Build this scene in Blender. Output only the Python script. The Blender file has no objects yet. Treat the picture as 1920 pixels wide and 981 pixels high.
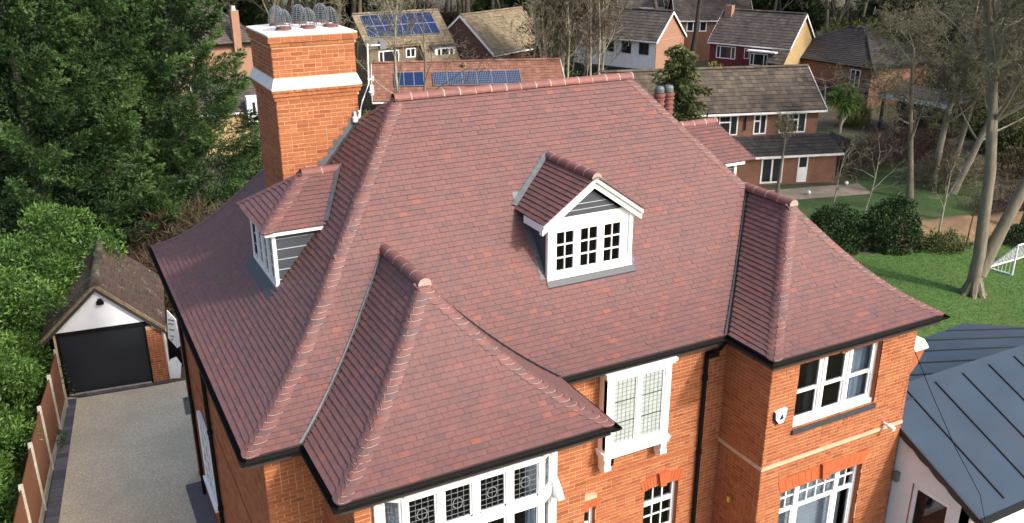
import bpy, bmesh, math, random
import numpy as np
from mathutils import Vector, Matrix

random.seed(7)
RNG = np.random.default_rng(7)
scene = bpy.context.scene
COL = scene.collection
R = math.radians

# ------------------------------------------------------------------ camera
CAM = Vector((0.0, 0.0, 13.5))
YAW, PITCH, ROLL, FPX = R(27.574), R(20.866), R(0.108), 1693.74
fw = Vector((math.sin(YAW)*math.cos(PITCH), math.cos(YAW)*math.cos(PITCH), -math.sin(PITCH)))
rt0 = Vector((math.cos(YAW), -math.sin(YAW), 0)); dn0 = fw.cross(rt0)
rt = rt0*math.cos(ROLL) + dn0*math.sin(ROLL); dn = -rt0*math.sin(ROLL) + dn0*math.cos(ROLL)
cd = bpy.data.cameras.new('camera'); cam = bpy.data.objects.new('camera', cd); COL.objects.link(cam)
cd.sensor_width = 36.0; cd.lens = FPX/1920*36.0; cd.clip_start = 0.1; cd.clip_end = 3000
m = Matrix.Identity(4)
for i in range(3):
    m[i][0] = rt[i]; m[i][1] = -dn[i]; m[i][2] = -fw[i]; m[i][3] = CAM[i]
cam.matrix_world = m
scene.camera = cam

# ------------------------------------------------------------------ world, sun, exposure
SUN_EL, SUN_AZ = R(38), R(27)          # azimuth measured from -Y towards +X
SUN_STRENGTH, SKY_STRENGTH = 2.1, 0.15
sun_dir = Vector((math.sin(SUN_AZ)*math.cos(SUN_EL), -math.cos(SUN_AZ)*math.cos(SUN_EL), math.sin(SUN_EL)))
W = bpy.data.worlds.new('World'); scene.world = W; W.use_nodes = True
nt = W.node_tree; nt.nodes.clear()
sky = nt.nodes.new('ShaderNodeTexSky'); sky.sky_type = 'NISHITA'; sky.sun_disc = False
sky.sun_elevation = SUN_EL; sky.sun_rotation = math.pi - SUN_AZ
sky.air_density = 1.0; sky.dust_density = 4.0; sky.ozone_density = 1.0
bg = nt.nodes.new('ShaderNodeBackground'); bg.inputs['Strength'].default_value = SKY_STRENGTH
wo = nt.nodes.new('ShaderNodeOutputWorld')
nt.links.new(sky.outputs[0], bg.inputs[0]); nt.links.new(bg.outputs[0], wo.inputs[0])
sl = bpy.data.lights.new('sun', 'SUN'); sl.energy = SUN_STRENGTH; sl.angle = R(4.0); sl.color = (1.0, 0.95, 0.88)
so = bpy.data.objects.new('sun', sl); COL.objects.link(so)
so.rotation_euler = (-sun_dir).to_track_quat('-Z', 'Y').to_euler(); so.location = (0, -20, 40)
vs = scene.view_settings
vs.view_transform = 'Standard'; vs.look = 'None'; vs.gamma = 1.0; vs.use_curve_mapping = False
vs.exposure = 1.0

# ------------------------------------------------------------------ materials
MATS = {}
def s2l(c):
    return tuple(((x/255)/12.92 if x/255 <= .04045 else ((x/255+.055)/1.055)**2.4) for x in c)
def mat(name, col, rough=.7, var=.12, nscale=8.0, ramp=None, bump=0.0, bscale=60.0, metal=0.0, spec=.5,
        stain=None, attr='rnd', aamt=0.0, detail=6.0, stretch=None):
    """Procedural Principled material. ramp: colours picked by the per-face 'rnd' attribute."""
    mt = bpy.data.materials.new(name); mt.use_nodes = True
    n = mt.node_tree.nodes; l = mt.node_tree.links
    p = n['Principled BSDF']
    p.inputs['Roughness'].default_value = rough; p.inputs['Metallic'].default_value = metal
    p.inputs['Specular IOR Level'].default_value = spec
    geo = n.new('ShaderNodeNewGeometry')
    src = geo.outputs['Position']
    if stretch:
        mp = n.new('ShaderNodeMapping'); mp.inputs['Scale'].default_value = stretch
        l.new(src, mp.inputs[0]); src = mp.outputs[0]
    if ramp:
        a = n.new('ShaderNodeAttribute'); a.attribute_name = attr
        r = n.new('ShaderNodeValToRGB'); r.color_ramp.interpolation = 'LINEAR'
        els = r.color_ramp.elements
        while len(els) < len(ramp): els.new(0.5)
        for i, (pos, c) in enumerate(ramp):
            els[i].position = pos; els[i].color = (*c, 1)
        l.new(a.outputs['Fac'], r.inputs[0]); base = r.outputs[0]
    else:
        rgb = n.new('ShaderNodeRGB'); rgb.outputs[0].default_value = (*col, 1); base = rgb.outputs[0]
    if var > 0:
        nz = n.new('ShaderNodeTexNoise'); nz.inputs['Scale'].default_value = nscale; nz.inputs['Detail'].default_value = detail
        l.new(src, nz.inputs['Vector'])
        mr = n.new('ShaderNodeMapRange'); mr.inputs[1].default_value = .3; mr.inputs[2].default_value = .7
        mr.inputs[3].default_value = 1-var; mr.inputs[4].default_value = 1+var
        l.new(nz.outputs[0], mr.inputs[0])
        mx = n.new('ShaderNodeVectorMath'); mx.operation = 'SCALE'
        l.new(base, mx.inputs[0]); l.new(mr.outputs[0], mx.inputs['Scale']); base = mx.outputs[0]
    if stain:      # (colour, scale, low, high, amount)
        sc, ss, lo, hi, am = stain
        nz2 = n.new('ShaderNodeTexNoise'); nz2.inputs['Scale'].default_value = ss; nz2.inputs['Detail'].default_value = 8
        nz2.inputs['Roughness'].default_value = .65
        l.new(geo.outputs['Position'], nz2.inputs['Vector'])
        m2 = n.new('ShaderNodeMapRange'); m2.inputs[1].default_value = lo; m2.inputs[2].default_value = hi
        m2.inputs[3].default_value = 0; m2.inputs[4].default_value = am
        l.new(nz2.outputs[0], m2.inputs[0])
        mix = n.new('ShaderNodeMix'); mix.data_type = 'RGBA'
        l.new(m2.outputs[0], mix.inputs[0]); l.new(base, mix.inputs[6]); mix.inputs[7].default_value = (*sc, 1)
        base = mix.outputs[2]
    l.new(base, p.inputs['Base Color'])
    if bump > 0:
        nb = n.new('ShaderNodeTexNoise'); nb.inputs['Scale'].default_value = bscale; nb.inputs['Detail'].default_value = 4
        l.new(src, nb.inputs['Vector'])
        b = n.new('ShaderNodeBump'); b.inputs['Strength'].default_value = bump; b.inputs['Distance'].default_value = .02
        l.new(nb.outputs[0], b.inputs['Height']); l.new(b.outputs[0], p.inputs['Normal'])
    MATS[name] = mt
    return mt
def glass(name, tint=(.9,.95,1), through=.7, rough=.03):
    mt = bpy.data.materials.new(name); mt.use_nodes = True
    n = mt.node_tree.nodes; l = mt.node_tree.links; n.clear()
    out = n.new('ShaderNodeOutputMaterial'); gl = n.new('ShaderNodeBsdfGlossy'); gl.inputs['Roughness'].default_value = rough
    tr = n.new('ShaderNodeBsdfTransparent'); tr.inputs[0].default_value = (*[t*through for t in tint], 1)
    lw = n.new('ShaderNodeLayerWeight'); lw.inputs['Blend'].default_value = .5      # same from both sides of the pane
    pw = n.new('ShaderNodeMath'); pw.operation = 'POWER'; pw.inputs[1].default_value = 4; l.new(lw.outputs['Facing'], pw.inputs[0])
    ad = n.new('ShaderNodeMath'); ad.operation = 'MULTIPLY_ADD'; ad.inputs[1].default_value = .8; ad.inputs[2].default_value = .035; l.new(pw.outputs[0], ad.inputs[0])
    mx = n.new('ShaderNodeMixShader'); l.new(ad.outputs[0], mx.inputs[0]); l.new(tr.outputs[0], mx.inputs[1]); l.new(gl.outputs[0], mx.inputs[2])
    l.new(mx.outputs[0], out.inputs[0]); MATS[name] = mt; return mt

TILE_RAMP = [(0, (.085,.055,.056)), (.22, (.112,.061,.060)), (.45, (.142,.066,.061)), (.7, (.168,.070,.060)), (.9, (.205,.075,.056)), (1, (.25,.082,.05))]
mat('tile', None, .62, .10, 14, TILE_RAMP, .25, 90, spec=.4, stain=((.10,.060,.060), .55, .42, .75, .40))
mat('ridge_clay', None, .6, .12, 10, [(0, (.15,.062,.055)), (1, (.21,.080,.066))], .2, 70, spec=.4)
mat('bonnet_clay', None, .62, .12, 12, [(0, (.10,.058,.057)), (.5, (.138,.064,.058)), (1, (.17,.069,.057))], .25, 80, spec=.4)
mat('roof_felt', (.075,.038,.034), .9, .1)
mat('mortar_pale', (.35,.27,.235), .9, .2, 20)
mat('lead', (.085,.095,.105), .5, .18, 9, metal=.0, spec=.5, stain=((.17,.18,.19), 3, .5, .75, .5))
mat('brick', None, .8, .14, 25, [(0, (.235,.070,.030)), (.15, (.275,.085,.035)), (.5, (.325,.108,.043)), (.85, (.36,.128,.050)), (1, (.385,.150,.062))], .35, 120, spec=.3)
mat('brick_mortar', (.57,.36,.215), .9, .12, 12, stain=((.46,.26,.145), .9, .45, .7, .5))
mat('rubbed_brick', (.42,.10,.035), .75, .12, 12, spec=.3, bump=.15, stain=((.25,.06,.03), 5, .55, .75, .5))
mat('white_paint', (.78,.78,.77), .45, .04, 6, stain=((.62,.60,.56), 3.5, .55, .8, .35))
mat('white_upvc', (.80,.80,.80), .3, .02, 4)
mat('black_plastic', (.008,.007,.007), .75, .2, 9, spec=.12)
mat('dark_board', (.045,.054,.066), .55, .12, 7, stretch=(.6,.6,6))
mat('board_line', (.45,.47,.48), .6, .05)
mat('stone_band', (.52,.36,.25), .85, .12, 9)
mat('leading', (.03,.032,.035), .6, .1)
mat('leading_pale', (.15,.17,.18), .6, .1)
mat('sill_dark', (.035,.04,.045), .6, .1)
mat('obscured_glass', (.36,.41,.39), .25, .12, 5)
mat('curtain', (.55,.62,.68), .9, .1, 6)
mat('curtain_white', (.75,.77,.78), .9, .06, 6)
mat('lead_dark', (.028,.032,.04), .5, .15, 9)
mat('soffit', (.03,.028,.026), .7, .1)
mat('interior', (.16,.14,.13), .9, .1)
mat('alarm_blue', (.012,.02,.09), .4, .05)
mat('brass', (.65,.42,.12), .3, .1, metal=.9)
mat('cap_white', (.66,.64,.60), .85, .08, 5, stain=((.42,.41,.38), 3, .52, .75, .6))
mat('wire', (.14,.16,.17), .5, .1, metal=.2)
glass('glass', through=.75)
glass('glass_dark', tint=(.8,.9,1), through=.45)

# ------------------------------------------------------------------ mesh helpers
class MB:
    def __init__(s): s.v = []; s.f = []; s.m = []; s.r = []
    def add(s, verts, faces, mi=0, r=0.5):
        o = len(s.v); s.v += [tuple(p) for p in verts]
        for f in faces:
            s.f.append(tuple(i+o for i in f)); s.m.append(mi); s.r.append(r)
    def box(s, a, b, mi=0, r=.5):
        x0,y0,z0 = [min(a[i],b[i]) for i in range(3)]; x1,y1,z1 = [max(a[i],b[i]) for i in range(3)]
        s.add([(x0,y0,z0),(x1,y0,z0),(x1,y1,z0),(x0,y1,z0),(x0,y0,z1),(x1,y0,z1),(x1,y1,z1),(x0,y1,z1)],
              [(3,2,1,0),(4,5,6,7),(0,1,5,4),(1,2,6,5),(2,3,7,6),(3,0,4,7)], mi, r)
    def fbox(s, F, u0, u1, v0, v1, n0, n1, mi=0, r=.5):
        P = [F.p(u,v,n) for n in (n0,n1) for (u,v) in ((u0,v0),(u1,v0),(u1,v1),(u0,v1))]
        s.add(P, [(3,2,1,0),(4,5,6,7),(0,1,5,4),(1,2,6,5),(2,3,7,6),(3,0,4,7)], mi, r)
    def prism(s, F, poly, n0, n1, mi=0, r=.5):
        k = len(poly); P = [F.p(u,v,n1) for u,v in poly] + [F.p(u,v,n0) for u,v in poly]
        s.add(P, [tuple(range(k)), tuple(range(2*k-1, k-1, -1))] + [(i+k, (i+1)%k+k, (i+1)%k, i) for i in range(k)], mi, r)
    def tube(s, pts, rad, n=8, mi=0, r=.5, cap=True):
        pts = [Vector(p) for p in pts]; rads = rad if hasattr(rad, '__len__') else [rad]*len(pts)
        rings = []
        for i, p in enumerate(pts):
            t = (pts[min(i+1, len(pts)-1)] - pts[max(i-1, 0)]).normalized()
            a = t.cross(Vector((0,0,1)) if abs(t.z) < .95 else Vector((1,0,0))).normalized(); b = t.cross(a)
            rings.append([p + (a*math.cos(2*math.pi*k/n) + b*math.sin(2*math.pi*k/n))*rads[i] for k in range(n)])
        V = [q for rg in rings for q in rg]; Fc = []
        for i in range(len(pts)-1):
            for k in range(n):
                Fc.append((i*n+k, i*n+(k+1)%n, (i+1)*n+(k+1)%n, (i+1)*n+k))
        if cap: Fc += [tuple(range(n-1,-1,-1)), tuple((len(pts)-1)*n+k for k in range(n))]
        s.add(V, Fc, mi, r)
    def lathe(s, c, prof, n=16, mi=0, r=.5):
        V = [(c[0]+rr*math.cos(2*math.pi*k/n), c[1]+rr*math.sin(2*math.pi*k/n), c[2]+z) for rr, z in prof for k in range(n)]
        Fc = [(i*n+k, i*n+(k+1)%n, (i+1)*n+(k+1)%n, (i+1)*n+k) for i in range(len(prof)-1) for k in range(n)]
        Fc += [tuple(range(n-1,-1,-1)), tuple((len(prof)-1)*n+k for k in range(n))]
        s.add(V, Fc, mi, r)
    def build(s, name, mats, parent=None, smooth=False, origin=None):
        me = bpy.data.meshes.new(name)
        v = s.v
        if origin is not None: v = [(p[0]-origin[0], p[1]-origin[1], p[2]-origin[2]) for p in v]
        me.from_pydata(v, [], s.f)
        for k in (mats if isinstance(mats, (list,tuple)) else [mats]): me.materials.append(MATS[k])
        me.polygons.foreach_set('material_index', s.m)
        at = me.attributes.new('rnd', 'FLOAT', 'FACE'); at.data.foreach_set('value', s.r)
        if smooth: me.polygons.foreach_set('use_smooth', [True]*len(s.f))
        me.update()
        o = bpy.data.objects.new(name, me); COL.objects.link(o)
        if origin is not None: o.location = origin
        if parent is not None:
            o.parent = parent
            o.matrix_parent_inverse = parent_world(parent).inverted()
        return o
def parent_world(o):
    mw = Matrix.LocRotScale(o.location, o.rotation_euler, o.scale)
    if o.parent: mw = parent_world(o.parent) @ o.matrix_parent_inverse @ mw
    return mw
class Fr:
    """local frame of a facade: u along, v up, n outwards"""
    def __init__(s, O, N, V=(0,0,1)):
        s.O = Vector(O); s.N = Vector(N).normalized(); s.V = Vector(V).normalized(); s.U = s.V.cross(s.N)
    def p(s, u, v, n=0): return s.O + s.U*u + s.V*v + s.N*n
def empty(name, loc, rz=0):
    o = bpy.data.objects.new(name, None); COL.objects.link(o); o.location = loc; o.rotation_euler = (0,0,rz)
    o.empty_display_size = .2
    return o
def tag(o, label, cat, group=None):
    o['label'] = label; o['category'] = cat
    if group: o['group'] = group
    return o
def stuff(o): o['kind'] = 'stuff'; return o
def structure(o): o['kind'] = 'structure'; return o

def in_view(p):
    q = Vector(p) - CAM; z = q.dot(fw)
    if z <= .5: return None
    x = 960 + FPX*q.dot(rt)/z; y = 490.5 + FPX*q.dot(dn)/z
    return (x, y, z) if -20 < x < 1940 and -20 < y < 1000 else None

# ------------------------------------------------------------------ roof geometry
ZE = 6.2                                  # eaves height
def hprof(d): return .48*d + .206*d*d if d < 1.7 else 1.411 + 1.18*(d-1.7)
def hinv(h): return (-.48 + math.sqrt(.2304 + .824*h))/.412 if h < 1.411 else 1.7 + (h-1.411)/1.18
GX0, GX1, GY = 2.60, 6.99, 10.0           # left wing eaves
BX0, BX1, BY = 10.63, 15.02, 10.44        # right wing eaves
MX0, MX1, MY0, MY1 = 1.75, 15.02, 11.68, 21.88
DW = (GX1-GX0)/2; DM = 4.05
class Face:
    """A roof slope: pos(u,d) with u along the eaves and d the plan distance in from the eaves."""
    def __init__(s, O, U, Nin, lim, dmax, prof=hprof, key='roof'):
        s.O, s.U, s.Nin, s.lim, s.dmax, s.prof, s.key = Vector(O), Vector(U), Vector(Nin), lim, dmax, prof, key
    def pos(s, u, d, lift=0):
        p = s.O + s.U*u + s.Nin*d + Vector((0,0,s.prof(d)))
        return p + s.nrm(d)*lift if lift else p
    def nrm(s, d):
        k = (s.prof(d+.01)-s.prof(max(d-.01,0)))/(.02 if d > .01 else d+.01)
        return (Vector((0,0,1)) - s.Nin*k).normalized()
    def courses(s, gauge=.1):
        out = [0.0]; d = 0
        while True:
            k = (s.prof(d+.02)-s.prof(d))/.02
            d += gauge/math.sqrt(1+k*k)
            if d >= s.dmax-.02: break
            out.append(d)
        return out
X, Y, Z = Vector((1,0,0)), Vector((0,1,0)), Vector((0,0,1))
def lim_main(d):
    if d < DW: return [(MX0+d, GX0+d), (GX1-d, BX0+d)]
    return [(MX0+d, MX1-d)]
def yback(d):                             # the rear hips turn in plan above the lower rear range
    pts = [(0,MY1),(2.4,MY1-2.4),(3.54,MY0+DM+1.02),(DM,MY0+DM)]
    for (a,ya),(b,yb) in zip(pts[:-1], pts[1:]):
        if d <= b: return ya+(yb-ya)*(d-a)/(b-a)
    return pts[-1][1]
def lim_right(d):
    return [(BY+d, yback(d))] if d < DW else [(MY0+d, yback(d))]
E0 = lambda x, y: (x, y, ZE)
FACES = {
 'main':  Face(E0(0,MY0), X, Y, lim_main, DM),
 'left':  Face(E0(MX0,0), Y, X, lambda d: [(MY0+d, yback(d))], DM),
 'gfront':Face(E0(0,GY), X, Y, lambda d: [(GX0+d, GX1-d)], DW),
 'gleft': Face(E0(GX0,0), Y, X, lambda d: [(GY+d, MY0+d)], DW),
 'gright':Face(E0(GX1,0), Y, -X, lambda d: [(GY+d, MY0+d)], DW),
 'bfront':Face(E0(0,BY), X, Y, lambda d: [(BX0+d, BX1-d)], DW),
 'bleft': Face(E0(BX0,0), Y, X, lambda d: [(BY+d, MY0+d)], DW),
 'right': Face(E0(MX1,0), Y, -X, lim_right, DM),
}
class BackFace(Face):
    def pos(s, u, d, lift=0): return Vector((u, yback(d), ZE+hprof(d)+lift))
FACES['back'] = BackFace(E0(0,MY1), X, -Y, lambda d: [(MX0+d, MX1-d)], DM)
# dormers: the front one has a gable, the side ones a hipped end
FDX0, FDX1, FDY, FDW = 7.59, 9.37, 13.14, 8.48       # cheeks, front, ridge x
FDE, FDZ, FDS = 1.06, 8.46, .70                      # half width at the eaves, eaves height, slope
yroof = lambda z: MY0 + hinv(z-ZE)
lroof = lambda z: MX0 + hinv(z-ZE)
rroof = lambda z: MX1 - hinv(z-ZE)
fp = lambda d: FDS*d
FACES['fd_l'] = Face((FDW-FDE,0,FDZ), Y, X, lambda d: [(FDY-.16, yroof(FDZ+FDS*d))], FDE, fp, 'dormer_front')
FACES['fd_r'] = Face((FDW+FDE,0,FDZ), Y, -X, lambda d: [(FDY-.16, yroof(FDZ+FDS*d))], FDE, fp, 'dormer_front')
SDY0, SDY1, SDX, SDZ = 15.0, 17.06, 3.0, 8.40
SDH = (SDY1-SDY0)/2
FACES['ld_n'] = Face((0,SDY0,SDZ), X, Y, lambda d: [(SDX+d, lroof(SDZ+FDS*d))], SDH, fp, 'dormer_left')
FACES['ld_f'] = Face((0,SDY1,SDZ), X, -Y, lambda d: [(SDX+d, lroof(SDZ+FDS*d))], SDH, fp, 'dormer_left')
FACES['ld_w'] = Face((SDX,0,SDZ), Y, X, lambda d: [(SDY0+d, SDY1-d)], SDH, fp, 'dormer_left')
SRX = 14.0
FACES['rd_n'] = Face((0,SDY0,SDZ), X, Y, lambda d: [(rroof(SDZ+FDS*d), SRX-.39*d)], SDH, fp, 'dormer_right')
FACES['rd_f'] = Face((0,SDY1,SDZ), X, -Y, lambda d: [(rroof(SDZ+FDS*d), SRX-.39*d)], SDH, fp, 'dormer_right')
FACES['rd_w'] = Face((SRX,0,SDZ), Y, -X, lambda d: [(SDY0+d/.39, SDY1-d/.39)], SDH*.39, lambda d: FDS*d/.39, 'dormer_right')
CHX0, CHX1, CHY0, CHY1 = 3.82, 5.37, 16.64, 18.30    # chimney stack
# places where a dormer or the chimney covers a slope: (face, test(u,d))
def covered(name, u, d):
    if name == 'main':
        z = ZE+hprof(d); y = MY0+d
        return FDX0 < u < FDX1 and y > FDY and z < FDZ+FDS*(FDE-abs(u-FDW))-.1
    if name in ('left', 'right'):
        x = MX0+d; z = ZE+hprof(d)
        if x > 3.19 and SDY0+.17 < u < SDY1-.17 and z < SDZ+FDS*(SDH-abs(u-(SDY0+SDH)))-.1: return True
        if name == 'left' and CHX0 < x < CHX1 and CHY0 < u < CHY1: return True
    return False

house = tag(empty('brick_house', (8.4, 16.5, 0)), 'large orange brick house with plum red tiled hipped roof and tall chimney', 'house')

# roof carcass under the tiles
roofm = MB()
for nm, F in FACES.items():
    if F.key != 'roof': continue
    n = 24; ds = sorted(set([F.dmax*i/n for i in range(n+1)] + ([DW-1e-4, DW+1e-4] if F.dmax > DW+.1 else [])))
    for a, b in zip(ds[:-1], ds[1:]):
        if b-a < 1e-3: continue
        mid = (a+b)/2
        if len(F.lim(a)) != len(F.lim(b)): continue
        for (a0,a1),(b0,b1) in zip(F.lim(a), F.lim(b)):
            if max(a1-a0, b1-b0) < 1e-3: continue
            roofm.add([F.pos(a0,a), F.pos(a1,a), F.pos(b1,b), F.pos(b0,b)], [(0,1,2,3)])
roof = roofm.build('roof', 'roof_felt', house)

# parts that carry tiles of their own
ROOFKEY = {'roof': roof}
# ------------------------------------------------------------------ dormers (part of the house)
def boarded(Fm, poly_fn, u0, u1, v0, v1, step): pass
def leaded(mb, F, u0, u1, v0, v1, n, cols, rows, t=.007, circle=False, mi=0):
    for i in range(1, cols):
        u = u0+(u1-u0)*i/cols; mb.fbox(F, u-t/2, u+t/2, v0, v1, n, n+.006, mi)
    for i in range(1, rows):
        v = v0+(v1-v0)*i/rows; mb.fbox(F, u0, u1, v-t/2, v+t/2, n+.0005, n+.0065, mi)
    if circle:
        cu, cv, r = (u0+u1)/2, (v0+v1)/2, (u1-u0)*.2
        k = 20
        for i in range(k):
            a, b = 2*math.pi*i/k, 2*math.pi*(i+1)/k
            P = [F.p(cu+rr*math.cos(q), cv+rr*1.15*math.sin(q), n+.009) for q, rr in ((a,r-t),(b,r-t),(b,r+t),(a,r+t))]
            mb.add(P, [(0,1,2,3)], mi)
def pane(F, u0, u1, v0, v1, n, parent, m='glass', t=.006):
    b = MB(); b.fbox(F, u0, u1, v0, v1, n-t, n); return b.build('pane', m, parent)

def dormer_deck(key, label):
    """closed carcass below the dormer tiles: the part that carries the rest"""
    c = MB()
    for F in FACES.values():
        if F.key != key: continue
        for i in range(6):
            a, b = F.dmax*i/6, F.dmax*(i+1)/6
            (a0,a1),(b0,b1) = F.lim(a)[0], F.lim(b)[0]
            c.add([F.pos(a0,a,.005), F.pos(a1,a,.005), F.pos(b1,b,.005), F.pos(b0,b,.005)], [(0,1,2,3)])
    d = c.build('dormer', 'roof_felt', house); d['label'] = label; return d
def make_front_dormer():
    d = dormer_deck('dormer_front', 'white gabled dormer with three small-paned casements')
    for x, sgn in ((FDX0, -1), (FDX1, 1)):     # cheeks follow the roof
        body = MB(); F = Fr((x,0,0), (sgn,0,0)); zE = FDZ+.06
        ys = [FDY+.02, yroof(zE)+.1]; y0 = ys[0]
        poly = [(y0, 7.0), (ys[1], zE), (y0, zE)]
        poly = [(-y if sgn < 0 else y, z) for y, z in poly]
        if sgn > 0: poly = poly[::-1]
        body.prism(F, poly, -.06, 0); body.build('cheek', 'dark_board', d)
    F = Fr((0,FDY,0), (0,-1,0))
    w = MB()   # white front: frame around three casements
    wins = [(7.755,8.115), (8.26,8.62), (8.765,9.125)]; v0, v1 = 7.50, 8.24
    w.fbox(F, FDX0-.02, FDX1+.02, 7.34, v0-.02, -.05, .0)
    w.fbox(F, FDX0-.02, FDX1+.02, v1+.02, 8.50, -.05, .0)
    us = [FDX0-.02] + [k for a in wins for k in (a[0]-.02, a[1]+.02)] + [FDX1+.02]
    for i in range(0, len(us), 2): w.fbox(F, us[i], us[i+1], v0-.02, v1+.02, -.05, -.001)
    for x in (FDX0-.02, FDX1-.06): w.fbox(F, x, x+.08, 7.335, 8.44, .001, .03)
    w.fbox(F, FDX0-.03, FDX1+.03, 7.33, 7.40, .002, .05)
    w.build('window_frame', 'white_paint', d)
    gb = MB()
    for a, b in wins:
        for (c0,c1,e0,e1) in ((a-.03,a+.004,v0-.03,v1+.03),(b-.004,b+.03,v0-.03,v1+.03),(a+.004,b-.004,v0-.03,v0+.004),(a+.004,b-.004,v1-.004,v1+.03)): gb.fbox(F, c0, c1, e0, e1, -.03, .014)
        m_ = (a+b)/2; gb.fbox(F, m_-.010, m_+.010, v0, v1, -.025, .008)
        for k in (1,2): gb.fbox(F, a, b, v0+(v1-v0)*k/3-.012, v0+(v1-v0)*k/3+.012, -.025, .007)
    gb.build('glazing_bars', 'white_paint', d)
    for a, b in wins:
        m_ = (a+b)/2
        for (p,q) in ((a,m_),(m_,b)):
            for k in range(3): pane(F, p, q, v0+(v1-v0)*k/3, v0+(v1-v0)*(k+1)/3, -.02, d, 'glass_dark')
    # gable: boarded triangle and white barge boards
    ap = FDZ+FDS*FDE
    tri = MB(); tri.prism(F, [(FDW-.62,8.5),(FDW+.62,8.5),(FDW,8.5+.62*FDS)], -.05, -.004)
    tri.build('gable_panel', 'dark_board', d)
    for v in (8.60,8.71):
        tl = MB(); k = .62-(v-8.5)/FDS; tl.fbox(F, FDW-k, FDW+k, v-.005, v+.005, -.004, .0); tl.build('board_joint', 'board_line', d)
    for sg in (-1,1):
        bb = MB()
        for (o0,o1,n0,n1) in ((-.21,-.02,-.02,.09),(-.085,-.005,.09,.135)):
            bb.prism(F, [(FDW,ap+o1),(FDW,ap+o0),(FDW+sg*(FDE+.0),FDZ+o0),(FDW+sg*(FDE+.0),FDZ+o1)][::(-1 if sg > 0 else 1)][::-1], n0, n1)
        if sg < 0: bb.prism(F, [(FDW-.62,8.495),(FDW-.78,8.40),(FDW-.80,8.50)], -.05, 0.0)
        bb.build('barge_board', 'white_paint', d)
        so_ = MB()   # soffit box along the eaves
        xa, xb = FDW+sg*FDE, FDW+sg*(FDX1-FDW)
        so_.box((min(xa,xb)+.005, FDY-.02, FDZ-.16), (max(xa,xb)-.005, FDY+.62, FDZ-.02))
        so_.build('fascia', 'white_paint', d)
    ld = MB()   # lead apron and side flashing
    a0, a1 = FDX0-.05, FDX1+.07
    yl, zl = FDY-.03, 7.35; y2 = FDY-.13; z2 = ZE+hprof(y2-MY0)+.055
    ld.add([(a0,yl,zl+.03),(a1,yl,zl+.03),(a1,y2,z2),(a0,y2,z2),(a0,yl,zl),(a1,yl,zl),(a1,y2,z2-.04),(a0,y2,z2-.04)],
           [(3,2,1,0),(2,3,7,6),(1,2,6,5),(0,4,7,3),(4,5,6,7)])
    ld.build('apron_flashing', 'lead_dark', d)
    for sg in (-1,1):
        ld = MB(); x0 = FDW+sg*(FDX1-FDW); x1 = x0+sg*.13; n = 8
        for i in range(n):
            ya, yb = FDY+(1.15*i/n), FDY+(1.15*(i+1)/n)
            za, zb_ = [ZE+hprof(q-MY0)+.045 for q in (ya,yb)]
            ld.add([(x0,ya,za),(x1,ya,za),(x1,yb,zb_),(x0,yb,zb_)], [(0,1,2,3) if sg > 0 else (3,2,1,0)])
        # valley gutters where the dormer roof meets the slope
        n = 8
        for i in range(n):
            q = [FDE*j/n for j in (i,i+1)]
            P = []
            for dd in q:
                zz = FDZ+FDS*dd; P += [Vector((FDW+sg*(FDE-dd), yroof(zz), zz+.05))]
            o = Vector((sg*.05, .03, .05)); o2 = Vector((-sg*.03,-.03,.02))
            ld.add([P[0]+o2,P[1]+o2,P[1]+o,P[0]+o], [(0,1,2,3)])
        ld.build('flashing', 'lead', d)
    return d

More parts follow.
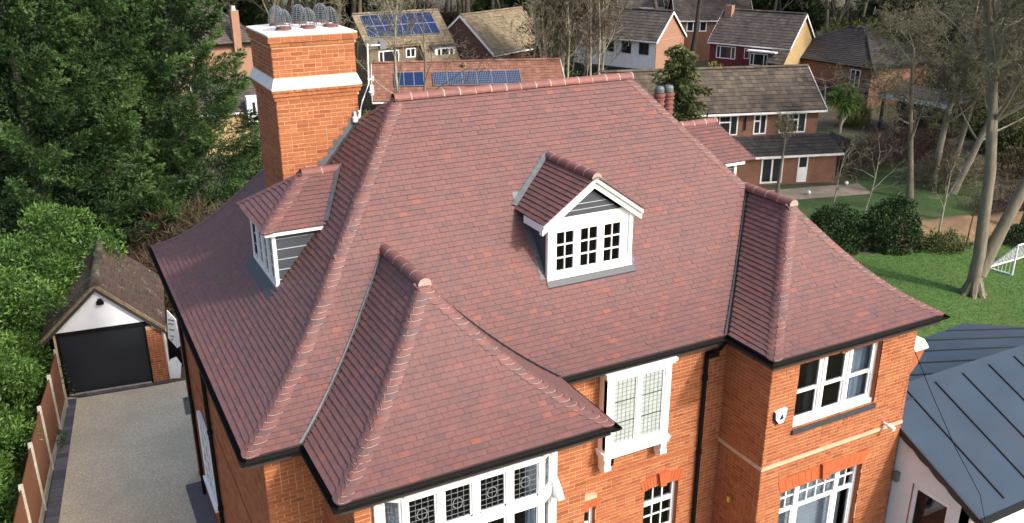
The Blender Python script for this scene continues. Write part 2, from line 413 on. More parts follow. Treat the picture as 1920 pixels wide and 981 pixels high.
def make_side_dormer(side):
    mir = (lambda x: x) if side < 0 else (lambda x: 16.77-x)
    nx = side
    y0, y1, x0 = SDY0+.17, SDY1-.17, 3.19; zE = SDZ+.02
    xr = lroof(zE)
    d = dormer_deck('dormer_left' if side < 0 else 'dormer_right', 'hipped dormer with dark boarded cheek below the big chimney' if side < 0 else 'hipped dormer with dark cheek on the far roof slope')
    for y, s in ((y0,-1),(y1,1)):
        body = MB(); V = [(mir(x0),y,7.1),(mir(x0),y,zE),(mir(xr+.1),y,zE), (mir(x0),y-s*.06,7.1),(mir(x0),y-s*.06,zE),(mir(xr+.1),y-s*.06,zE)]
        body.add(V, [(0,1,2),(5,4,3),(0,3,4,1),(1,4,5,2),(2,5,3,0)]); body.build('cheek', 'dark_board', d)
    for k in range(1,6):
        z = 7.3+k*.19-.03
        if z > zE-.1: break
        ln = MB(); xe = lroof(z)
        ln.box((mir(x0), y0-.004, z-.006), (mir(xe), y0+.002, z+.006)); ln.build('board_joint', 'board_line', d)
    F = Fr((mir(x0),0,0), (nx,0,0)); sg = -1 if nx < 0 else 1
    U = lambda y: sg*y
    w = MB(); zb = ZE+hprof(x0-MX0)+.02
    def ub(a,b): return (min(U(a),U(b)), max(U(a),U(b)))
    w.fbox(F, *ub(y0-.01,y1+.01), zb-.05, zb+.09, -.05, .03)
    w.fbox(F, *ub(y0-.01,y1+.01), zE-.12, zE, -.05, .0)
    n = 4; wd = (y1-y0)/n
    for i in range(n+1):
        yy = y0+wd*i; w.fbox(F, *ub(yy-.04, yy+.04), zb, zE-.005, -.045, .02)
    w.build('window_frame', 'white_paint', d)
    lead_ = MB()
    for i in range(n):
        a, b = ub(y0+wd*i+.04, y0+wd*(i+1)-.04)
        pane(F, a, b, zb+.09, zE-.12, -.02, d, 'glass_dark')
        leaded(lead_, F, a, b, zb+.09, zE-.12, -.02, 2, 4, .014)
    lead_.build('glazing_bars', 'white_paint', d)
    fs = MB()
    fs.box((mir(SDX+.04), SDY0+.02, SDZ-.07), (mir(xr+.05), SDY0+.055, SDZ+.01))
    fs.box((mir(SDX+.03), SDY0+.03, SDZ-.065), (mir(SDX+.065), SDY1-.03, SDZ+.005))
    fs.box((mir(SDX+.04), SDY1-.055, SDZ-.07), (mir(xr+.05), SDY1-.02, SDZ+.01))
    fs.box((mir(SDX+.066), SDY0+.056, SDZ-.06), (mir(xr), SDY1-.056, SDZ-.03))
    fs.build('fascia', 'white_paint', d)
    ld = MB(); ya = y0-.08; n = 6      # apron below the window, flashing along the cheek
    for i in range(n):
        xa, xb = x0-.2+.2*i/n, x0-.2+.2*(i+1)/n
        za, zb2 = ZE+hprof(xa-MX0)+.045, ZE+hprof(xb-MX0)+.045
        q = [(mir(xa),ya,za),(mir(xb),ya,zb2),(mir(xb),y1+.08,zb2),(mir(xa),y1+.08,za)]
        ld.add(q, [(0,1,2,3) if side < 0 else (3,2,1,0)])
    ld.build('apron_flashing', 'lead_dark', d); ld = MB()
    n = 8
    for i in range(n):
        q = [SDH*j/n for j in (i,i+1)]; P = []
        for dd in q:
            zz = SDZ+FDS*dd; P.append(Vector((mir(lroof(zz)), SDY0+dd, zz+.05)))
        o = Vector((-side*.035,-.045,.06)); o2 = Vector((side*.03,.03,.02))
        ld.add([P[0]+o2,P[1]+o2,P[1]+o,P[0]+o], [(0,1,2,3)])
    ld.build('flashing', 'lead', d)
    return d
ROOFKEY['dormer_front'] = make_front_dormer()
ROOFKEY['dormer_left'] = make_side_dormer(-1)
ROOFKEY['dormer_right'] = make_side_dormer(1)
# ------------------------------------------------------------------ tiles
TW, GAUGE = .165, .10
tiles = []          # (score, key, verts, r)
for nm, F in FACES.items():
    if nm == 'back': continue
    ds = F.courses(GAUGE)
    for i, d0 in enumerate(ds):
        d1 = (ds[i+1] if i+1 < len(ds) else F.dmax-.005); dh = min(d1+.02, F.dmax)
        L0 = F.lim(d0); L1 = F.lim(dh)
        for k, (u0, u1) in enumerate(L0):
            h0, h1 = L1[k] if len(L1) == len(L0) else (u0, u1)
            if len(L0) == 1 and len(L1) == 1 or len(L0) == len(L1): pass
            va = .05 if nm in ('gleft','gright','bleft') else 0
            u1 -= va; h1 -= va
            off = (TW/2 if i % 2 else 0) + RNG.normal(0, .006)
            j = math.floor((u0-off)/TW)
            while True:
                a = off+j*TW; b = a+TW-.003; j += 1
                if a > max(u1, h1): break
                ta, tb = max(a,u0), min(b,u1); ha, hb = max(a,h0), min(b,h1)
                if tb-ta < .012 and hb-ha < .012: continue
                if tb < ta: tb = ta = min(max((ta+tb)/2, ha), hb)
                if hb < ha: hb = ha = min(max((ha+hb)/2, ta), tb)
                uc, dc = (ta+tb)/2, (d0+d1)/2
                if covered(nm, uc, dc) and covered(nm, ta, d0) and covered(nm, tb, d0): continue
                l = .032 + RNG.normal(0,.0022); tl = RNG.normal(0,.0016); th = .014
                hl = .012
                V = [F.pos(ta,d0,l+tl), F.pos(tb,d0,l-tl), F.pos(hb,dh,hl), F.pos(ha,dh,hl),
                     F.pos(ta,d0,l+tl-th), F.pos(tb,d0,l-tl-th), F.pos(hb,dh,hl-th), F.pos(ha,dh,hl-th)]
                r = float(np.clip(RNG.normal(.47,.105), .1, .8))
                if RNG.random() < .025: r = .8 + .12*RNG.random()
                c = F.pos(uc, dc); v = in_view(c); sc = 0
                if v:
                    q = CAM - c; sc = max(0, F.nrm(dc).dot(q.normalized()))/q.length_squared*min(1,(tb-ta)/.16)
                tiles.append((sc, F.key, V, r, c))
flip = lambda V: (V[1]-V[0]).cross(V[3]-V[0]).z < 0
TOPF = [(0,1,2,3),(0,4,5,1),(0,3,7,4),(1,5,6,2)]
ALLF = TOPF + [(7,6,5,4),(3,2,6,7)]
order = sorted(range(len(tiles)), key=lambda i: -tiles[i][0])
single = set(order[:300])
big = MB()
for i, (sc, key, V, r, c) in enumerate(tiles):
    fl = flip(V)
    if i in single:
        t = MB(); t.add(V, [f[::-1] for f in ALLF] if fl else ALLF, 0, r); t.build('tile', 'tile', ROOFKEY[key], origin=tuple(c))
    else:
        big.add(V, [f[::-1] for f in TOPF] if fl else TOPF, 0, r)
stuff(big.build('roof_tiles', 'tile', roof))

# bonnet tiles down the hips
HIPS = [('main',0,'left',0,0,DM),('gfront',0,'gleft',0,0,DW),('gfront',1,'gright',0,0,DW),('bfront',0,'bleft',0,0,DW),
        ('bfront',1,'right',0,0,DW),('main',1,'right',0,DW,DM),('left',1,'back',0,0,DM),
        ('ld_n',0,'ld_w',0,0,SDH),('ld_f',0,'ld_w',1,0,SDH)]
def bonnet(A, sa, B, sb, d0, d1, dmin, bead=True):
    def arc(d, w, lift):
        k = -1 if sa == 1 else 0
        ua, ub = A.lim(d)[k][sa], B.lim(d)[0][sb]
        ea, eb = (A.U if sa == 0 else -A.U), (B.U if sb == 0 else -B.U)
        hp = A.pos(ua, d); out = (A.nrm(d)+B.nrm(d)).normalized()
        P0, P2 = hp+ea*w+A.nrm(d)*(lift*.9), hp+eb*w+B.nrm(d)*(lift*.9)
        M_ = hp+out*lift*.55; Cc = 2*M_-.5*(P0+P2)
        return [P0*((1-t)**2)+Cc*(2*t*(1-t))+P2*(t*t) for t in [j/8 for j in range(9)]], out
    w = .19+RNG.normal(0,.012)
    T, o = arc(d0, w, .038); H, _ = arc(d1, w*.92, .024)
    T2 = [p-o*.03 for p in T]
    b = MB(); n = 9
    q = []
    for j in range(n-1): q.append((j, j+1, n+j+1, n+j))
    nrm = (T[5]-T[4]).cross(H[4]-T[4]); fl = nrm.dot(o) < 0
    r = float(np.clip(RNG.normal(.5,.25),0,1))
    fx = (lambda fs: [f[::-1] for f in fs]) if fl else (lambda fs: fs)
    b.add(T+H, fx(q), 0, r)
    b.add(T+T2, fx([(j+1, j, n+j, n+j+1) for j in range(n-1)]), 0, r)
    # bead of pale mortar pointing along the tail edge, on the open side
    if bead:
        js = [j for j in range(5)]
        b.add([p+o*.002 for p in T]+[p+(H[i]-p)*.05+o*.002 for i, p in enumerate(T)], fx([(j, j+1, n+j+1, n+j) for j in js if random.random() < .9]), 1, r)
    b.build('bonnet_tile', ['bonnet_clay','mortar_pale'], ROOFKEY[A.key], smooth=True)
for (a, sa, b, sb, dmin, dmax) in HIPS:
    A, B = FACES[a], FACES[b]
    ds = [d for d in A.courses(GAUGE) if dmin-1e-6 <= d < dmax-.04]
    if a == 'left': ds = ds[::2]
    for i, d in enumerate(ds):
        nxt = ds[i+1] if i+1 < len(ds) else dmax-.01
        bonnet(A, sa, B, sb, max(d-.012, dmin), min(nxt+.025, dmax-.002), dmin, a != 'left' and random.random() < .75)

# ridge tiles
def ridge(p0, p1, key, seg=.32, rad=.108, end=False):
    p0, p1 = Vector(p0), Vector(p1); L = (p1-p0).length; n = max(1, round(L/seg)); t = (p1-p0)/L
    s = t.cross(Z).normalized()
    for i in range(n):
        a, b = p0+t*(L*i/n), p0+t*(L*(i+1)/n)
        m_ = MB(); k = 11; r = random.random()
        rr = rad*(1+random.gauss(0,.015)); dz = random.gauss(0,.003)
        def ring(p, q): return [p + s*(q*math.cos(th)) + Z*(q*math.sin(th)*.95+dz-.03) for th in [R(-12+204*j/(k-1)) for j in range(k)]]
        A0, A1 = ring(a, rr), ring(b-t*.004, rr)
        m_.add(A0+A1, [(j+1, j, k+j, k+j+1) for j in range(k-1)], 0, r)
        J0, J1 = ring(b-t*.013, rr*1.025), ring(b+t*.013, rr*1.025)
        m_.add(J0+J1, [(j+1, j, k+j, k+j+1) for j in range(k-1)], 1, r)
        if end and i == 0: m_.add(ring(a, rr*1.0), [tuple(range(k))], 1, r); 
        m_.build('ridge_tile', ['ridge_clay','mortar_pale'], ROOFKEY[key], smooth=False)
        # bedding mortar either side
zr = ZE+hprof(DM); zw = ZE+hprof(DW)
ridge((MX0+DM-.05,MY0+DM,zr+.02), (MX1-DM+.05,MY0+DM,zr+.02), 'roof')
gx = (GX0+GX1)/2; bx = (BX0+BX1)/2
ridge((gx,GY+DW-.1,zw+.02), (gx,MY0+hinv(zw+.02-ZE)+.05,zw+.02), 'roof', .34, .11, True)
ridge((bx,BY+DW-.1,zw+.02), (bx,MY0+hinv(zw+.02-ZE)+.05,zw+.02), 'roof', .34, .11, True)
zf = FDZ+FDS*FDE
ridge((FDW,FDY-.16,zf+.02), (FDW,yroof(zf+.03)+.03,zf+.02), 'dormer_front', .3, .10, True)
zs = SDZ+FDS*SDH; ys_ = SDY0+SDH
ridge((SDX+SDH-.03,ys_,zs+.02), (lroof(zs)+.04,ys_,zs+.02), 'dormer_left', .33, .10)
ridge((rroof(zs)-.04,ys_,zs+.02), (SRX-.39*SDH+.03,ys_,zs+.02), 'dormer_right', .33, .10)

# lead valleys
def valley(A, B, n=22, w=.06, m='lead'):
    b = MB(); F1, F2 = FACES[A], FACES[B]
    for i in range(n):
        P = []
        for d in (DW*i/n, DW*(i+1)/n):
            # valley line runs where the wing slope ends at the main slope
            u = F2.lim(d)[0][1]; c = F2.pos(u, d)
            P.append((c+F1.nrm(d)*.05, F1, F2, d, c))
        c0, c1 = P[0][4], P[1][4]; d0, d1 = P[0][3], P[1][3]
        e1 = X*(-1 if A == 'main' and F2.Nin.x > 0 else 1)
        L = [c0+e1*w+F1.nrm(d0)*.05, c1+e1*w+F1.nrm(d1)*.05]
        M_ = [c0+Z*.035, c1+Z*.035]
        Q = [c0-Y*w*.6+F2.nrm(d0)*.05, c1-Y*w*.6+F2.nrm(d1)*.05]
        b.add([L[0],M_[0],M_[1],L[1]], [(0,1,2,3) if e1.x < 0 else (3,2,1,0)]); b.add([M_[0],Q[0],Q[1],M_[1]], [(0,1,2,3) if e1.x < 0 else (3,2,1,0)])
    b.build('valley_lead', m, roof)
valley('main','gleft',w=.075); valley('main','gright',w=.05,m='lead_dark'); valley('main','bleft',w=.085,m='lead_dark')

# ------------------------------------------------------------------ gutters, fascia, soffit
eave = [(MX0,MY1),(MX0,MY0),(GX0,MY0),(GX0,GY),(GX1,GY),(GX1,MY0),(BX0,MY0),(BX0,BY),(MX1,BY),(MX1,MY1),(MX0,MY1)]
def offs(poly, o):
    """inward offset of the closed eaves outline (listed counter-clockwise seen from above is +)"""
    P = [Vector((x,y)) for x,y in poly[:-1]]; n = len(P); out = []
    for i in range(n):
        a, b, c = P[i-1], P[i], P[(i+1)%n]
        d1, d2 = (b-a).normalized(), (c-b).normalized()
        n1, n2 = Vector((-d1.y,d1.x)), Vector((-d2.y,d2.x))
        out.append(b + (n1+n2)/(1+n1.dot(n2))*o)
    return out + [out[0]]
def sweep(prof, name, mname, parent):
    """prof: closed list of (inward offset, z), swept round the eaves with mitred corners"""
    b = MB(); loops = [offs(eave, o) for o, z in prof]; k = len(prof); n = len(eave)-1
    V = [(loops[j][i].x, loops[j][i].y, prof[j][1]) for i in range(n) for j in range(k)]
    b.add(V, [(i*k+j, i*k+(j+1)%k, ((i+1)%n)*k+(j+1)%k, ((i+1)%n)*k+j) for i in range(n) for j in range(k)])
    return b.build(name, mname, parent)
gp = []
for j in range(7): a = math.pi+math.pi*j/6; gp.append((-.035+.06*math.cos(a), ZE-.035+.062*math.sin(a)))
gp2 = [(-.035+(o+.035)*.82, ZE-.035+(z-ZE+.035)*.82) for o, z in gp][::-1]
sweep(gp+gp2, 'gutter', 'black_plastic', house)
sweep([(.03,ZE-.2),(.055,ZE-.2),(.055,ZE-.01),(.03,ZE-.01)], 'fascia', 'soffit', house)
sweep([(.056,ZE-.19),(.34,ZE-.19),(.34,ZE-.165),(.056,ZE-.165)], 'soffit', 'soffit', house)
# ------------------------------------------------------------------ brick walls
BRICKS = []      # (score, parent, verts, r, centre)
def brick_skin(F, W_, z0, z1, holes, parent, course=.075, blen=.225, proud=.007, seed=0, clip=None, headers=.22):
    rg = random.Random(seed)
    nrow = int((z1-z0)/course)
    for k in range(nrow):
        v0 = z0+k*course+.006; v1 = v0+course-.012
        cuts = [(h[0],h[1]) for h in holes if h[2] < (v0+v1)/2 < h[3]]
        lo, hi = 0.0, W_
        if clip:
            lo, hi = clip((v0+v1)/2)
            if hi-lo < .03: continue
        u = lo - (blen*(.5 if k % 2 else 0)) - .0
        first = True
        while u < hi:
            L = blen if rg.random() > headers else blen*.5
            a, b = max(u+.006, lo), min(u+L-.006, hi); u += L
            if b-a < .02: continue
            segs = [(a,b)]
            for c0, c1 in cuts:
                ns = []
                for s0, s1 in segs:
                    if s1 <= c0 or s0 >= c1: ns.append((s0,s1)); continue
                    if s0 < c0: ns.append((s0,c0))
                    if s1 > c1: ns.append((c1,s1))
                segs = ns
            for s0, s1 in segs:
                if s1-s0 < .02: continue
                n = proud+rg.gauss(0,.0015)
                V = [F.p(s0,v0,-.02),F.p(s1,v0,-.02),F.p(s1,v1,-.02),F.p(s0,v1,-.02),F.p(s0,v0,n),F.p(s1,v0,n),F.p(s1,v1,n),F.p(s0,v1,n)]
                r = min(1,max(0,rg.gauss(.52,.2)))
                if rg.random() < .08: r = rg.random()*.2
                c = F.p((s0+s1)/2,(v0+v1)/2,n); vis = in_view(c); sc = 0
                if vis:
                    q = CAM-c; sc = max(0,F.N.dot(q.normalized()))/q.length_squared*(s1-s0)/.2
                BRICKS.append([sc, parent, V, r, c])
def wall_sheet(F, W_, z0, z1, holes, name='wall', mname='brick_mortar', th=.24, reveal=.12, parent=None):
    b = MB()
    us = sorted(set([0,W_]+[h for o in holes for h in o[:2]])); zs = sorted(set([z0,z1]+[h for o in holes for h in o[2:]]))
    inh = lambda u,v: any(o[0] < u < o[1] and o[2] < v < o[3] for o in holes)
    for a, c in zip(us[:-1],us[1:]):
        for e, g in zip(zs[:-1],zs[1:]):
            if inh((a+c)/2,(e+g)/2): continue
            b.add([F.p(a,e),F.p(c,e),F.p(c,g),F.p(a,g)], [(0,1,2,3)])
            b.add([F.p(a,e,-th),F.p(c,e,-th),F.p(c,g,-th),F.p(a,g,-th)], [(3,2,1,0)], 1)
    for (a,c,e,g) in holes:
        for q in (((a,e),(a,g)),((c,g),(c,e)),((a,g),(c,g)),((c,e),(a,e))):
            (p0,p1),(p2,p3) = q
            b.add([F.p(p0,p1),F.p(p2,p3),F.p(p2,p3,-th),F.p(p0,p1,-th)], [(0,1,2,3)], 2, .45)
    return b.build(name, [mname,'interior','brick'], parent)
WT = 6.03
def bwall(O, N, W_, holes, seed, z0=0., bricks=True, zb=None):
    F = Fr(O, N); w = wall_sheet(F, W_, z0, WT, holes, parent=house)
    if bricks: brick_skin(F, W_, z0 if zb is None else zb, WT, holes, w, seed=seed)
    return F, w
WX0, WX1, WY0, WY1 = 2.05, 14.72, 11.98, 21.58
GWX0, GWX1, GWY = 2.90, 6.69, 10.30
BWX0, BWX1, BWY = 10.93, 14.72, 10.74
wl = [(WY1-19.35, WY1-17.95, 1.25, 2.95)]
FL, wall_left = bwall((WX0,WY1,0), (-1,0,0), WY1-WY0, wl, 1)
FS, _ = bwall((WX0,WY0,0), (0,-1,0), GWX0-WX0, [], 2)
FGL, _ = bwall((GWX0,WY0,0), (-1,0,0), WY0-GWY, [], 3)
gh = [(.34, 3.16, 4.2, 5.98)]
FG, _ = bwall((GWX0,GWY,0), (0,-1,0), GWX1-GWX0, gh, 4, zb=3.0)
bwall((GWX1,GWY,0), (1,0,0), WY0-GWY, [], 5, bricks=False)
mh = [(7.50-GWX1, 8.03-GWX1, 1.3, 3.08), (9.16-GWX1, 9.98-GWX1, .9, 3.06), (8.2-GWX1, 9.3-GWX1, 4.35, 5.85)]
FM, _ = bwall((GWX1,WY0,0), (0,-1,0), BWX0-GWX1, mh, 6, zb=.975)
FBL, _ = bwall((BWX0,WY0,0), (-1,0,0), WY0-BWY, [], 7)
bh = [(11.60-BWX0, 13.77-BWX0, 4.40, 5.80), (11.52-BWX0, 13.72-BWX0, .8, 3.02)]
FB, _ = bwall((BWX0,BWY,0), (0,-1,0), BWX1-BWX0, bh, 8)
FRt, _ = bwall((WX1,BWY,0), (1,0,0), WY1-BWY, [], 9)
bwall((WX1,WY1,0), (0,1,0), WX1-WX0, [], 10, bricks=False)
fl = MB(); fl.box((WX0+.25,WY0+.25,3.2),(WX1-.25,WY1-.25,3.35)); fl.box((BWX0+.25,BWY+.25,3.2),(BWX1-.25,WY0+.26,3.34)); fl.box((GWX0+.25,GWY+.25,3.2),(GWX1-.25,WY0+.26,3.34))
fl.build('floor', 'interior', house)
pt = MB()   # room partitions so that the windows look into rooms
for y in (14.2,): pt.box((WX0+.3,y,3.36),(WX1-.3,y+.1,6.0)); pt.box((WX0+.3,y,.1),(WX1-.3,y+.1,3.19))
for x in (6.95,10.6): pt.box((x,WY0+.26,3.36),(x+.08,14.19,5.99))
pt.box((WX0+.26,WY0+.2,6.0),(WX1-.26,WY1-.3,6.02)); pt.box((GWX0+.26,GWY+.27,6.0),(GWX1-.26,WY0+.19,6.02)); pt.box((BWX0+.26,BWY+.27,6.0),(BWX1-.26,WY0+.19,6.02))
pt.build('partition', 'interior', house)

# ------------------------------------------------------------------ chimney
def make_chimney():
    core = MB(); z0, zl, zt = 6.9, 10.52, 11.50
    core.box((CHX0,CHY0,z0),(CHX1,CHY1,zt))
    ch = core.build('chimney', 'brick_mortar', house); ch['label'] = 'tall orange brick chimney stack with white ledge and pale cap'
    w, d = CHX1-CHX0, CHY1-CHY0
    def four(g, z0, z1, seed, proud=.007, course=.075, blen=.225):
        for i, (O, N, L) in enumerate((((CHX0-g,CHY0-g,0),(0,-1,0),w+2*g), ((CHX1+g,CHY0-g,0),(1,0,0),d+2*g), ((CHX1+g,CHY1+g,0),(0,1,0),w+2*g), ((CHX0-g,CHY1+g,0),(-1,0,0),d+2*g))):
            brick_skin(Fr(O,N), L, z0, z1, [], ch, seed=seed+i, proud=proud, course=course, blen=blen)
    four(0, 7.27, 10.35, 50)
    ex = MB()   # corbel courses
    def ringbox(g, z0, z1): ex.box((CHX0-g,CHY0-g,z0),(CHX1+g,CHY1+g,z1))
    ringbox(.022, 10.352, 10.425); ringbox(.05, 10.426, 10.50); ringbox(.075, 10.501, 10.545)
    ringbox(.02, 11.32, 11.395); ringbox(.05, 11.396, 11.50)
    ex.build('corbel', 'brick_mortar', ch)
    four(.024, 10.352, 10.43, 60); four(.052, 10.426, 10.503, 70); four(.077, 10.50, 10.55, 80, course=.048, blen=.11)
    four(.022, 11.32, 11.4, 90); four(.052, 11.40, 11.505, 95, course=.1)
    four(0, 10.77, 11.32, 100)
    lg = MB()   # sloping mortar ledge
    g = .082; a = [(CHX0-g,CHY0-g,10.552),(CHX1+g,CHY0-g,10.552),(CHX1+g,CHY1+g,10.552),(CHX0-g,CHY1+g,10.552)]
    t = [(x,y,10.575) for x,y,z in a]; g = .012
    u = [(CHX0-g,CHY0-g,10.75),(CHX1+g,CHY0-g,10.75),(CHX1+g,CHY1+g,10.75),(CHX0-g,CHY1+g,10.75)]
    q = [(i,(i+1)%4,(i+1)%4+4,i+4) for i in range(4)]
    lg.add(a+t, q+[(3,2,1,0)]); lg.add(t+u, q+[(4,5,6,7)])
    lg.build('ledge', 'cap_white', ch)
    cp = MB(); g = .055
    a = [(CHX0-g,CHY0-g,11.507),(CHX1+g,CHY0-g,11.507),(CHX1+g,CHY1+g,11.507),(CHX0-g,CHY1+g,11.507)]
    t = [(x,y,z+.025) for x,y,z in a]; g = -.35
    u = [(CHX0-g,CHY0-g,11.60),(CHX1+g,CHY0-g,11.60),(CHX1+g,CHY1+g,11.60),(CHX0-g,CHY1+g,11.60)]
    cp.add(a+t, q+[(3,2,1,0)]); cp.add(t+u, q+[(4,5,6,7)])
    cp.build('cap', 'cap_white', ch)
    for px, py in ((4.16,16.98),(4.22,17.7),(4.62,17.0),(4.66,17.75),(5.05,17.02),(5.1,17.8)):
        p = MB(); p.lathe((px,py,11.56), [(.15,0),(.15,.05),(.13,.055),(.125,.075),(.10,.075)], 18); pot = p.build('pot', 'ridge_clay', ch, smooth=False)
        gd = MB(); c = Vector((px,py,11.63))
        for kk in range(6):
            th = math.pi*kk/6
            gd.tube([c+Vector((math.cos(th)*.165*math.cos(a), math.sin(th)*.165*math.cos(a), .02+.30*math.sin(a))) for a in [math.pi*j/12 for j in range(13)]], .006, 5)
        for j in range(8):
            zz = .036*j; rr = .165*math.sqrt(max(0,1-(zz/.30)**2))
            gd.tube([c+Vector((rr*math.cos(2*math.pi*i/16), rr*math.sin(2*math.pi*i/16), .02+zz)) for i in range(17)], .0045, 4, cap=False)
        gd.build('wire_guard', 'wire', ch)
    # stepped lead flashing where the stack meets the slope
    ld = MB(); xs = [CHX0+.02+(CHX1-CHX0-.02)*i/14 for i in range(15)]
    for a, b in zip(xs[:-1], xs[1:]):
        za, zb = [ZE+hprof(x-MX0)+.04 for x in (a,b)]
        top = math.ceil((zb+.07)/.075)*.075
        ld.add([(a,CHY0-.012,za),(b,CHY0-.012,zb),(b,CHY0-.012,top),(a,CHY0-.012,top)], [(0,1,2,3)])
        ld.add([(a,CHY0-.012,za),(b,CHY0-.012,zb),(b,CHY0-.16,zb+.012),(a,CHY0-.16,za+.012)], [(3,2,1,0)])
    ld.build('flashing', 'lead', ch)
    return ch
chim = make_chimney()
# aerial mast and dish brackets strapped to the stack
ae = MB()
ae.tube([(5.36,16.60,9.83),(5.36,16.54,10.05)], .03, 8); ae.tube([(5.36,16.55,10.0),(5.42,16.50,10.25),(5.56,16.5,10.55),(5.58,16.5,11.30)], .014, 8)
ae.tube([(5.58,16.5,11.26),(5.95,16.65,11.24)], .014, 6)
tag(ae.build('aerial_mast', 'white_upvc'), 'thin white aerial mast clamped to the side of the brick chimney', 'aerial')
dsh = MB()
for i in range(7):
    t = i/6; dsh.tube([(5.62+.3*t,16.45+.2*t,11.12),(5.58+.3*t,16.6+.2*t,11.42)], .006, 4)
dsh.tube([(5.60,16.5,11.26),(5.9,16.72,11.26)], .02, 5); dsh.box((5.86,16.6,11.16),(5.99,16.72,11.30))
tag(dsh.build('television_aerial', 'wire'), 'grey toothed television aerial at the top of the mast by the chimney', 'aerial')
ds2 = MB(); ds2.lathe((5.64,16.58,10.3), [(.015,0),(.035,.02),(.045,.12),(.035,.2),(.015,.22)], 10); ds2.lathe((5.67,16.6,10.58), [(.015,0),(.03,.02),(.03,.09),(.015,.1)], 10)
ds2.box((5.57,16.5,10.38),(5.65,16.57,10.40)); ds2.box((5.57,16.5,10.62),(5.67,16.6,10.635))
tag(ds2.build('antenna_pod', 'white_upvc'), 'small white antenna pods on brackets beside the brick chimney', 'antenna')
fl_ = MB(); fl_.lathe((5.28,16.59,9.83), [(.03,0),(.055,.01),(.055,.1),(.03,.11),(.025,.2)], 10)
tag(fl_.build('mast_socket', 'white_paint'), 'white mast base socket bolted low on the chimney face', 'bracket')

# second stack behind the right-hand hip, with its clay pots
def make_chimney2():
    c = MB(); x0,x1,y0,y1 = 13.6,14.32,18.0,18.7
    c.box((x0,y0,6.6),(x1,y1,8.50)); ch = c.build('chimney','brick',house); ch['label'] = 'low brick chimney with ribbed clay pots behind the hip'
    cp = MB(); cp.box((x0-.03,y0-.03,8.50),(x1+.03,y1+.03,8.56)); cp.build('cap','cap_white',ch)
    for px,py in ((13.72,18.3),(14.02,18.32)):
        p = MB(); prof = [(.13,0)]
        for k in range(5): z = .12+.12*k; prof += [(.125,z),(.125,z+.06),(.15,z+.065),(.15,z+.095),(.125,z+.1)]
        prof += [(.15,.76),(.15,.82),(.11,.82)]
        p.lathe((px,py,8.56), prof, 16); p.build('pot','ridge_clay',ch)
        q = MB(); q.lathe((px,py,9.38), [(.10,0),(.12,.03),(.12,.12),(.09,.17),(.03,.19)], 14); q.build('cowl','lead',ch)
make_chimney2()

# ------------------------------------------------------------------ windows
def win_part(mb, mname='white_paint', parent=None, label=None):
    o = mb.build('window', mname, parent or house)
    if label: o['label'] = label
    return o
# gable: canted bay window under the eaves, leaded lights over plain ones
def gable_window():
    z0, zt, z1 = 3.6, 5.22, 5.965; proj = .24
    y = GWY; x0, x1 = 3.24, 6.06; xa, xb = x0+.30, x1-.30
    w = MB()
    segs = [((x0,y-.03),(xa,y-proj)), ((xa,y-proj),(xb,y-proj)), ((xb,y-proj),(x1,y-.03))]
    panes = []; frames = []
    for si, (p, q) in enumerate(segs):
        d = Vector((q[0]-p[0], q[1]-p[1], 0)); L = d.length; N = Vector((d.y,-d.x,0)).normalized()
        F = Fr((p[0],p[1],0), N); frames.append(F)
        n = 4 if si == 1 else 1
        post = .05
        w.fbox(F, -.01, L+.01, z1-.075, z1, -.08, .02); w.fbox(F, -.01, L+.01, zt-.09, zt+.07, -.08, .035)
        w.fbox(F, -.02, L+.02, z0-.1, z0, -.08, .06)
        for i in range(n+1):
            u = L*i/n; hw = .055 if (si == 1 and 0 < i < n) else .065
            w.fbox(F, max(u-hw,-.03), min(u+hw,L+.03), z0, z1-.001, -.081, .012 if (0 < i < n) else .018)
        for i in range(n):
            a, b = L*i/n+.055, L*(i+1)/n-.055
            panes.append((F,a,b,zt+.07,z1-.075,True,si)); panes.append((F,a,b,z0,zt-.09,False,si))
    w.box((x0-.07,y-.06,z0-.1),(x0+.03,y+.02,z1)); w.box((x1-.03,y-.06,z0-.1),(x1+.07,y+.02,z1))
    # carved console on the right jamb
    w.prism(Fr((x1+.02,0,0),(1,0,0)), [(y-.3,5.12),(y-.24,5.10),(y,5.05),(y,5.42),(y-.1,5.36),(y-.2,5.26)], -.05, .05)
    o = win_part(w, label='wide white canted window with leaded top lights under the gable eaves')
    sb = MB()
    for F,a,b,c,d,up,si in panes:
        for (p,q,r_,s_) in ((a,a+.03,c,d),(b-.03,b,c,d),(a,b,c,c+.03),(a,b,d-.03,d)): sb.fbox(F,p,q,r_,s_,-.055,-.012)
        pane(F,a+.03,b-.03,c+.03,d-.03,-.03,o,'glass')
    sb.build('sash','white_paint',o)
    for F,a,b,c,d,up,si in panes:
        lp = MB()
        if up: leaded(lp, F, a+.03, b-.03, c+.03, d-.03, -.028, 4, 6, .007, True)
        elif si != 1: leaded(lp, F, a+.03, b-.03, c+.03, d-.03, -.028, 3, 9, .009)
        else: continue
        lp.build('leading','leading_pale',o)
gable_window()
